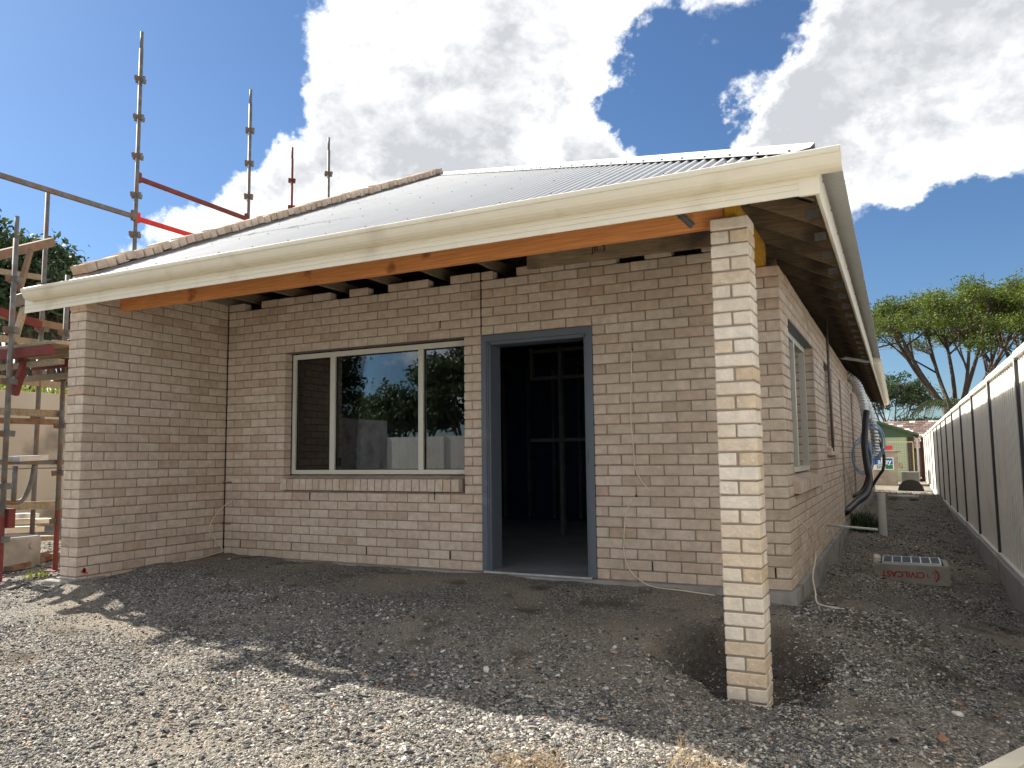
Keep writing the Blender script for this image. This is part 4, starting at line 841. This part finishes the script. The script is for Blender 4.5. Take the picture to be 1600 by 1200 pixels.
# retaining wall, grass and trees on the high side
RX = -6.6
rt_ = empty('retaining_wall', (RX, 4, 0)); tag(rt_, 'stained concrete panel retaining wall behind the scaffold', 'wall')
zt = onX(50, 612, RX)[2]
for k in range(8):
    y = -7+k*2.4
    for j in range(2): b_ = MB(); h = (zt+.4)/2; b_.cbox(RX-.12, RX, y+.006, y+2.394, -.4+j*h+.005, -.4+(j+1)*h-.005, .012, .003); b_.build('panel', m_retain, rt_)
tr = MB(); tr.box(-60, RX-.10, -12, 40, -.6, zt-.12); tr = tr.build('raised_terrace', m_conc, None); tag(tr, 'raised ground behind the retaining wall', 'terrain', kind='structure')
def blades(n, fx, h0, h1, lean=.5, w=.012):
    m = MB()
    for i in range(n):
        x, y, z = fx(); a = random.uniform(0, 6.28); h = random.uniform(h0, h1); d = Vector((math.cos(a), math.sin(a), 0)); p = Vector((x, y, z)); s = Vector((-d.y, d.x, 0))*w*random.uniform(.6, 1.3); k = lean*random.uniform(.2, 1.3)
        m.add([p-s, p+s, p+s*.7+d*h*.3*k+Vector((0, 0, h*.6)), p-s*.7+d*h*.3*k+Vector((0, 0, h*.6)), p+d*h*k+Vector((0, 0, h))], [(0, 1, 2, 3), (3, 2, 4)])
    return m
g_ = blades(4200, lambda: (RX-.15-random.random()**2*2.5, random.uniform(-6, 8), zt-.14), .15, .45, .6, .018).build('grass', m_grass, None, fix=False); tag(g_, 'sunlit yellow green grass growing above the retaining wall', 'grass', kind='stuff')

# ------------------------------------------------------------------ trees
def tree(label, base, H_, crown, leaf, bark, nl=6, ns=5, nt=3, leaves=110, lr=.5, ls=.09, trunk=.2, fork=.35, flat=1.0, seed=1, name='tree', group=None, lean=(0, 0), gap=0):
    """trunk, limbs and twigs in one mesh, leaf clumps at the twig ends in another; crown = (radius x, radius y, half height)"""
    rd = random.Random(seed); t = empty(name, base); tag(t, label, 'tree', group); B = Vector(base); tb = MB(); lv = MB()
    top = B+Vector((lean[0], lean[1], H_-crown[2])); fk = B+(top-B)*fork
    tb.tube([B-Vector((0, 0, .2)), B+(fk-B)*.5+Vector((rd.uniform(-.1, .1), rd.uniform(-.1, .1), 0)), fk], [trunk, trunk*.82, trunk*.7], 9)
    def rnd_tip(a, rr):
        u = math.sqrt(rr); th = a; zz = math.sqrt(max(0, 1-u*u))
        return Vector((crown[0]*u*math.cos(th), crown[1]*u*math.sin(th), crown[2]*zz*flat+rd.uniform(-.35, .25)*crown[2]))
    for i in range(nl):
        a = 2*math.pi*i/nl+rd.uniform(-.4, .4); C0 = top+rnd_tip(a, rd.uniform(.15, .6)); mid = fk+(C0-fk)*.5+Vector((rd.uniform(-.2, .2), rd.uniform(-.2, .2), -.08*H_*rd.random()))
        r1 = trunk*.45; tb.tube(smooth_path([fk, mid, C0], 4), np.linspace(r1, r1*.45, 9), 6)
        for j in range(ns):
            C1 = top+rnd_tip(a+rd.uniform(-.75, .75), rd.uniform(.1, 1.0)); st = mid+(C0-mid)*rd.random(); m1 = st+(C1-st)*.5+Vector((rd.uniform(-.25, .25), rd.uniform(-.25, .25), rd.uniform(-.2, .1)))
            tb.tube(smooth_path([st, m1, C1], 3), np.linspace(r1*.42, r1*.12, 7), 5)
            for k in range(nt):
                c = C1+Vector((rd.gauss(0, lr*.9), rd.gauss(0, lr*.9), rd.gauss(0, lr*.35))); tb.tube([m1+(C1-m1)*.6, c], [r1*.13, r1*.05], 4, False)
                for _ in range(leaves):
                    g = Vector((rd.gauss(0, 1), rd.gauss(0, 1), rd.gauss(0, .55))); p = c+g*lr*.5
                    n1 = Vector((rd.gauss(0, 1), rd.gauss(0, 1), rd.gauss(0, 1)+.6)).normalized(); u = n1.orthogonal().normalized(); u.rotate(Matrix.Rotation(rd.uniform(0, 6.28), 3, n1)); w = n1.cross(u); s_ = ls*rd.uniform(.6, 1.4)
                    lv.add([p-u*s_, p+w*s_*.42, p+u*s_, p-w*s_*.42], [(0, 1, 2, 3)])
    tb.build('trunk', bark, t, smooth=True, fix=False); lv.build('crown', leaf, t, fix=False); return t
def far(px, Y): P = onY(px, 700, Y); return P[0], Y
x, y = far(1497, 34); tree('spreading flat topped tree with bright green crown behind the fence', (x, y, -.2), 8.0, (4.6, 4.0, 1.9), m_leaf1, m_bark, 8, 8, 5, 120, .50, .062, .26, .42, 1, 3)
x, y = far(1590, 37); tree('second spreading tree at the right edge behind the fence', (x+.6, y, -.2), 9.0, (3.8, 4.0, 2.1), m_leaf1, m_bark, 7, 8, 5, 115, .50, .062, .22, .45, 1, 5)
x, y = far(1396, 52); tree('dark bushy tree beyond the side gutter end', (x, y, -.2), 6.0, (2.2, 2.2, 2.1), m_leaf2, m_bark, 6, 6, 3, 70, .5, .10, .15, .25, 1, 8)
x, y = far(1432, 54); tree('thin pale tree with sparse twigs above the tiled roof', (x, y, -.2), 6.0, (1.4, 1.4, 1.2), m_leaf3, m_barkp, 5, 4, 2, 26, .45, .08, .10, .3, 1, 9)
x, y = far(1462, 50); tree('dark green shrub beside the tiled roof and fence', (x, y, -.2), 3.3, (1.6, 1.6, .9), m_leaf2, m_bark, 5, 5, 3, 50, .4, .09, .1, .2, 1, 10)
# palm behind the fence
x, y = far(1478, 30); pm_ = empty('palm_tree', (x, y, -.3)); tag(pm_, 'small pale green palm with drooping fronds peeking over the fence', 'palm')
b_ = MB(); b_.tube([(x, y, -.4), (x+.05, y, 1.6), (x+.05, y, 3.0)], [.12, .10, .08], 8); b_.build('trunk', m_barkp, pm_)
for k in range(11):
    a = k*.571+.2; m = MB(); P = [Vector((x+.05, y, 3.0))+Vector((math.cos(a), math.sin(a), 0))*(1.3*t)+Vector((0, 0, 1.0*t-1.5*t*t)) for t in np.linspace(0, 1, 9)]
    for i in range(1, 9):
        for sd in (-1, 1):
            s_ = Vector((-math.sin(a), math.cos(a), 0))*sd
            for q in (0, .5): p = P[i-1].lerp(P[i], q); m.add([p, p+Vector((0, 0, -.02))+s_*.05+Vector((math.cos(a), math.sin(a), 0))*.05, p+s_*.3+Vector((math.cos(a)*.12, math.sin(a)*.12, -.30))], [(0, 1, 2)])
    m.tube(P, .012, 4); m.build('frond', m_leaf3, pm_, fix=False)
# trees on the left behind the scaffold
for i, (px, Y, X, H_, c, lab) in enumerate(((12, 0, -17, 5.6, (1.5, 1.8, 2.0), 'dark gum tree at the left edge behind the scaffold'), (62, 0, -16, 4.6, (1.5, 1.6, 1.6), 'leafy gum tree between the scaffold poles'), (38, 0, -23, 5.6, (2, 2.6, 2.0), 'farther tall gum tree behind the scaffold'), (100, 0, -20, 5.6, (1.6, 1.6, 1.8), 'gum tree whose top shows above the end of the gutter'))):
    P = onX(px, 600, X); tree(lab, (X, P[1], zt-.2), H_, c, m_leaf2, m_bark, 6, 6, 3, 80, .5, .10, .2, .3, 1, 20+i, group='gum trees behind the scaffold')
x = RX-.0
# hedge, trees and fence behind the photographer, seen reflected in the front window
FB = empty('street_fence', (-8, -16, -.4)); tag(FB, 'cream panel fence seen reflected in the front window', 'fence')
for k in range(14):
    x = -24+k*2.4; hgt = 1.75 if k % 4 else 2.0
    b_ = MB(); b_.box(x+.03, x+2.37, -16.03, -15.98, -.35, hgt); b_.build('panel', m_fence, FB); b_ = MB(); b_.box(x-.03, x+.03, -16.05, -15.95, -.5, hgt+.03); b_.build('post', m_fpost, FB)
for i, (x, y, H_, c, lab) in enumerate(((-16.2, -22, 3.3, (2.2, 2.0, 1.1), 'low bushy tree reflected at the left of the middle window pane'), (-12.8, -22, 4.1, (2.0, 2.0, 1.5), 'round tree reflected near the right mullion of the front window'), (-9.8, -22, 6.0, (2.0, 2.2, 2.4), 'tallest tree reflected at the right edge of the front window'), (-18.6, -23, 6.4, (1.0, 1.4, 2.2), 'slim tall tree reflected beside the left mullion of the front window'))):
    tree(lab, (x, y, -.45), H_, c, m_leaf2, m_bark, 6, 6, 4, 70, .55, .11, .18, .25, 1, 40+i, group='trees reflected in the window')

# ------------------------------------------------------------------ end of the passage: bin, shed, mesh fence, tiled house
yb_ = 27.0; a = onY(1352, 748, yb_); b = onY(1405, 748, yb_); zt_ = onY(1380, 704, yb_)[2]; zg = g1(6.4, yb_)
SK = empty('skip_bin', (a[0]+.6, yb_+.7, zg)); tag(SK, 'dented grey steel skip bin with blue and green sign at the passage end', 'skip bin')
m_bin = mat('bin_steel', lin(150, 140, 126), .7, var=.2, vscale=4, dirt=(lin(120, 84, 60), 3, .56, .72))
bx0, bx1 = a[0]-.4, b[0]; m = MB(); m.prism([(bx0, zg), (bx1-.06, zg), (bx1, zt_-.25), (bx1-.0, zt_-.06), (bx0, zt_-.06)], 'y', yb_, yb_+1.5); m.build('body', m_bin, SK)
m = MB(); m.cbox(bx0-.05, bx1+.13, yb_-.05, yb_+1.55, zt_-.07, zt_, .01); m.build('rim', m_bin, SK)
m = MB(); P = onY(1408, 727, yb_); m.box(bx1-.02, bx1+.16, yb_+.2, yb_+.45, P[2]-.12, P[2]+.1); m.build('lifting_lug', m_bin, SK)
P0 = onY(1372, 715, yb_); P1 = onY(1397, 734, yb_)
m = MB(); m.box(P0[0]-.25, P1[0], yb_-.012, yb_-.002, P1[2], P0[2]); sg = m.build('sign', mat('white_sign', (.75, .75, .74, 1), .5), SK)
h_ = P0[2]-P1[2]; m = MB(); m.box(P0[0]-.24, P1[0]-.03, yb_-.016, yb_-.0125, P1[2]+h_*.43, P0[2]-.03); m.build('blue_panel', mat('sign_blue', lin(20, 84, 150), .5), sg)
m = MB(); m.box(P0[0]+.24, P1[0]-.03, yb_-.016, yb_-.0125, P1[2]+.03, P1[2]+h_*.40); m.build('green_panel', mat('sign_green', lin(20, 118, 70), .5), sg)
m_sw = mat('white_print', (.8, .8, .8, 1), .5); m_sg = mat('green_print', lin(40, 110, 70), .5)
tm = text_mesh('alley', .27, .001, True); link('lettering', tm, m_sw, sg, ((P0[0]+P1[0])/2-.05, yb_-.018, P1[2]+h_*.68), (R_(90), 0, 0))
tm = text_mesh('ER2', .17, .001, True); link('lettering', tm, m_sg, sg, (P0[0]+.07, yb_-.014, P1[2]+h_*.22), (R_(90), 0, 0))
# headwall block with pipe mouth
yh = 23.5; a = onY(1408, 747, yh); b = onY(1437, 747, yh); zt2 = onY(1420, 737, yh)[2]; zg2 = g1(7, yh)
m = MB(); m.cbox(a[0], b[0], yh, yh+.5, zg2-.05, zt2, .02); hw = m.build('culvert_block', mat('dark_concrete', (.12, .115, .105, 1), .9, var=.2), None); tag(hw, 'dark concrete culvert block with round mouth near the bin', 'culvert')
m = MB(); cxm = (a[0]+b[0])/2; A = [R_(180*i/16) for i in range(17)]; r_ = (zt2-zg2)*.6; m.prism([(cxm+r_*math.cos(t), zg2+r_*math.sin(t)) for t in A], 'y', yh-.004, yh+.02); m.build('pipe_mouth', m_dark, hw)
# shed
ys_ = 33.0; eL = onY(1300, 672, ys_); pk = onY(1362, 655, ys_); eR = onY(1436, 678, ys_); zw = onY(1420, 683, ys_)[2]
SH = empty('green_shed', (pk[0], ys_+2, -.25)); tag(SH, 'green gabled shed behind the bin at the passage end', 'shed')
m_gr = mat('dark_green_paint', lin(70, 92, 66), .6, var=.1); m_lg = mat('pale_green_paint', lin(168, 180, 150), .7, var=.08, streak=(20, 1, 1), vscale=3)
xr = onY(1428, 700, ys_)[0]; xl = 2*pk[0]-xr
m = MB(); m.box(xl, xr, ys_, ys_+4, -.3, zw); m.build('wall', m_lg, SH)
m = MB(); m.prism([(xl, zw), (xr, zw), (xr, zw+.12), (pk[0], pk[2]-.06), (xl, zw+.12)], 'y', ys_-.03, ys_+4); m.build('gable', m_gr, SH)
m = MB()
for s_ in (1, -1): xe = pk[0]+s_*(eR[0]-pk[0]); m.add([(pk[0], ys_-.3, pk[2]), (xe, ys_-.3, eR[2]), (xe, ys_+4.2, eR[2]), (pk[0], ys_+4.2, pk[2]), (pk[0], ys_-.3, pk[2]-.1), (xe, ys_-.3, eR[2]-.1), (xe, ys_+4.2, eR[2]-.1), (pk[0], ys_+4.2, pk[2]-.1)], [(0, 1, 2, 3), (4, 7, 6, 5), (0, 4, 5, 1), (1, 5, 6, 2), (2, 6, 7, 3), (3, 7, 4, 0)])
m.build('roof', m_gr, SH)
m = MB(); m.box(xr-.25, xr+.02, ys_-.06, ys_-.005, -.3, zw); m.build('corner_post', mat('dark_brown_paint', lin(62, 52, 44), .7), SH)
m = MB(); m.tube([(xr+.14, ys_-.1, -.2), (xr+.14, ys_-.1, zw-.1)], .05, 8); m.build('downpipe', m_pvc, SH)
m = MB(); m.box(xr+.25, xr+.75, ys_+.1, ys_+.15, -.3, zw-.2); tag(m.build('paling_gate', mat('red_brown_timber', lin(122, 74, 60), .85, var=.25, vscale=4, streak=(20, 1, 1)), None), 'narrow red brown timber gate between shed and fence end', 'gate')
# temporary mesh fence in front of the shed
yf_ = 31.0; a = onY(1360, 690, yf_); b = onY(1426, 690, yf_); zt3 = onY(1400, 691, yf_)[2]
MF = empty('mesh_fence', (a[0], yf_, -.2)); tag(MF, 'thin wire mesh temporary fence panel in front of the shed', 'fence')
m = MB(); m.tube([(a[0]-2, yf_, zt3), (b[0], yf_, zt3)], .022, 6); m.tube([(b[0], yf_, -.25), (b[0], yf_, zt3)], .022, 6); m.build('frame', mat('mesh_frame_yellow', lin(170, 160, 110), .6), MF)
m = MB(); x = a[0]-2
while x < b[0]: m.box(x-.003, x+.003, yf_-.003, yf_+.003, -.2, zt3); x += .10
z = -.1
while z < zt3: m.box(a[0]-2, b[0], yf_-.0035, yf_+.0035, z-.003, z+.003); z += .12
q = m.build('wire', m_steel, MF); q['kind'] = 'stuff'
P = onY(1389, 700, yf_); m = MB(); m.box(P[0]-.15, P[0]+.14, yf_-.02, yf_-.008, P[2]-.08, P[2]+.10); tag(m.build('red_sign', mat('red_sign', lin(200, 60, 75), .5, var=.2, vscale=30), None), 'small red sign tied to the mesh fence above the bin', 'sign')
P = onY(1376, 700, yf_); m = MB(); m.box(P[0]-.14, P[0]+.14, yf_-.02, yf_-.008, P[2]-.10, P[2]+.04); tag(m.build('white_sign', mat('pale_sign', lin(200, 210, 215), .5, var=.2, vscale=30), None), 'small pale sign tied to the mesh fence left of the red one', 'sign')
# tiled house far behind
yt = 39.0; a = onY(1372, 655, yt); b = onY(1475, 655, yt); za = onY(1420, 653, yt)[2]
TH = empty('tiled_house', ((a[0]+b[0])/2, yt+5, -.2)); tag(TH, 'distant house with mottled brown tiled roof behind the shed', 'house')
m = MB(); m.box(a[0]-4, b[0], yt+1, yt+9, -.3, 1.3); m.build('wall', m_mortar, TH)
m_tile = mat('roof_tile', None, .85, island=[(0, (.10, .065, .055)), (.5, (.17, .11, .095)), (.85, (.22, .16, .14)), (.93, (.5, .47, .44)), (1, (.6, .57, .54))], var=.2, vscale=3)
m = MB(); y0, y1, z0 = yt, yt+5, 1.2; n = 14
for i in range(n):
    for j in range(46):
        xx = a[0]-4.4+j*.32+(i % 2)*.16; t0, t1 = i/n, (i+1.15)/n
        m.add([(xx, y0+(y1-y0)*t0, z0+(za-z0)*t0+.03), (xx+.30, y0+(y1-y0)*t0, z0+(za-z0)*t0+.03), (xx+.30, y0+(y1-y0)*t1, z0+(za-z0)*t1), (xx, y0+(y1-y0)*t1, z0+(za-z0)*t1)], [(0, 1, 2, 3)])
q = m.build('roof_tile', m_tile, TH, fix=False); q['kind'] = 'stuff'
m = MB(); m.prism([(y0+.05, z0-.06), (y1, za-.06), (yt+10, z0-.06)], 'x', a[0]-4.4, b[0]+.3); m.build('roof', m_mortar, TH)
# overhead lines
for k in range(3):
    z = onY(1450, 536+k*3, 40)[2]; xL, xR = onY(1330, 530, 40)[0], onY(1900, 530, 40)[0]; m = MB(); m.tube([(xL, 40, z+.05), ((xL+xR)/2, 40.2, z-.05), (xR, 40.5, z+.03)], .014, 4)
    tag(m.build('power_line', mat('grey_wire', (.35, .34, .33, 1), .6), None), ('uppermost', 'middle', 'lowest')[k]+' of the overhead wires crossing in front of the spreading tree', 'power line', 'overhead wires')

# ------------------------------------------------------------------ small things on the ground
def stone(px, py, size, mt, label, cat='stone', name='stone', z=-.3, sq=.6, sd=0, group=None):
    for _ in range(4): P = onZ(px, py, z); z = g1(P[0], P[1])
    bm = bmesh.new(); bmesh.ops.create_icosphere(bm, subdivisions=2, radius=1)
    for v in bm.verts: n_ = .8+.42*mnoise.noise(v.co*1.2+Vector((sd*7.3, 1, 2))); v.co = Vector((v.co.x*size*n_*1.2, v.co.y*size*n_, v.co.z*size*n_*sq))
    me = bpy.data.meshes.new(name); bm.to_mesh(me); bm.free(); o = link(name, me, mt, None, (P[0], P[1], z+size*sq*.45), (random.gauss(0, .1), random.gauss(0, .1), random.uniform(0, 6))); tag(o, label, cat, group); return o
m_ws = mat('pale_stone', (.58, .55, .50, 1), .9, var=.15, vscale=20, bump=.003, bscale=50); m_os = mat('orange_stone', (.30, .17, .10, 1), .9, var=.3, vscale=15, bump=.003, bscale=50); m_bs = mat('clay_shard', (.42, .27, .19, 1), .9, var=.2, vscale=15)
stone(1497, 1118, .030, m_ws, 'white round stone in the dirt at lower right', sd=1); stone(1501, 1101, .030, m_os, 'orange clay lump just behind the white stone', 'clay lump', 'clay_lump', sd=2); stone(1473, 1158, .035, m_os, 'rough orange brown rock near the white plank', 'rock', 'rock', sd=3)
stone(1557, 1121, .022, m_os, 'small orange stone right of the white stone', sd=4); stone(960, 1000, .020, m_ws, 'white stone on the dirt left of the pier hole', sd=5); stone(760, 1046, .022, m_ws, 'pale upright stone amid the shaded gravel', sd=6, sq=1); stone(1285, 1065, .018, m_os, 'red clay fragment on the right lip of the pier hole', 'clay fragment', 'clay_fragment', sd=7); stone(720, 1036, .018, m_ws, 'pale flat stone on the shaded gravel', sd=16)
def shard(px, py, label, s=.035):
    z = -.3
    for _ in range(4): P = onZ(px, py, z); z = g1(P[0], P[1])
    m = MB(); m.prism([(-s, -s*.4), (s, -s*.55), (s*.4, s*.5), (-s*.2, s*.6)], 'z', 0, .012); o = link('brick_shard', m.mesh('brick_shard'), m_bs, None, (P[0], P[1], z+.008), (.2, .1, random.uniform(0, 3))); tag(o, label, 'brick shard', 'brick shards on the gravel')
shard(958, 1009, 'orange brick shard beside the white stone left of the pier'); shard(645, 1058, 'orange triangular brick shard near the shadow edge', .03); shard(566, 1056, 'dull orange brick shard on the sunlit edge', .026); shard(482, 980, 'small orange shard in the shaded gravel', .02)
def tuft(px, py, label, n, h, spread, lean=2.2):
    z = -.4
    for _ in range(4): P = onZ(px, py, z); z = g1(P[0], P[1])
    def f(): a = random.uniform(0, 6.28); r = spread*math.sqrt(random.random()); x, y = P[0]+r*math.cos(a), P[1]+r*.6*math.sin(a); return (x, y, z-.01)
    o = blades(n, f, h*.4, h, lean, .0016).build('dry_grass_tuft', m_straw, None, fix=False); tag(o, label, 'grass tuft', 'dry grass tufts on the gravel')
tuft(825, 1190, 'flattened brown dry grass tuft on the sunlit gravel', 330, .045, .17, 3.2); tuft(1090, 1205, 'straw coloured dry grass tuft with long stalks at the bottom edge', 170, .085, .17, 2.6); tuft(1062, 1180, 'thin tall dry stalks beside the straw tuft', 9, .17, .03, .5)
P = onX(1345, 805, 6.1); o = blades(500, lambda: (6.05+random.gauss(0, .09), 7.2+random.gauss(0, .35), g1(6.05, 7.2)-.01), .08, .38, .5, .010).build('weed_clump', m_leaf2, None, fix=False); tag(o, 'dark green weeds growing against the side wall behind the pipe', 'weeds')
P = onX(118, 897, -.02); o = blades(60, lambda: (-.75+random.gauss(0, .05), -1.55+random.gauss(0, .05), g1(-.75, -1.55)), .03, .09, .8, .006).build('weed_clump', m_grass, None, fix=False); tag(o, 'small green weed in the rubble under the scaffold', 'weeds')
P = onX(131, 893, 0.004); m = MB()
for k in range(5): m.add([(.0035, P[1]+random.gauss(0, .012), P[2]+random.gauss(0, .015)), (.0035, P[1]+.02+random.gauss(0, .008), P[2]+random.gauss(0, .015)), (.0035, P[1]+random.gauss(0, .008), P[2]+.035)], [(0, 1, 2)])
m.build('spray_mark', mat('pink_spray', lin(220, 80, 90), .8), wg.o)
a = onZ(1528, 1200, -.40); b = onZ(1600, 1165, -.40); d = (b-a)/np.linalg.norm(b-a); a = a-d*.35; b = b+d*.5; za = -.475
m = MB(); nrm = np.array([d[1], -d[0], 0]); q0 = a+nrm*.05; q1 = b+nrm*.05; m.bar((q0[0], q0[1], za+.0375), (q1[0], q1[1], za+.0375), .10, .075); tag(m.build('timber_plank', m_whitepl, None), 'sunlit pale timber plank cut off by the lower right corner', 'plank')
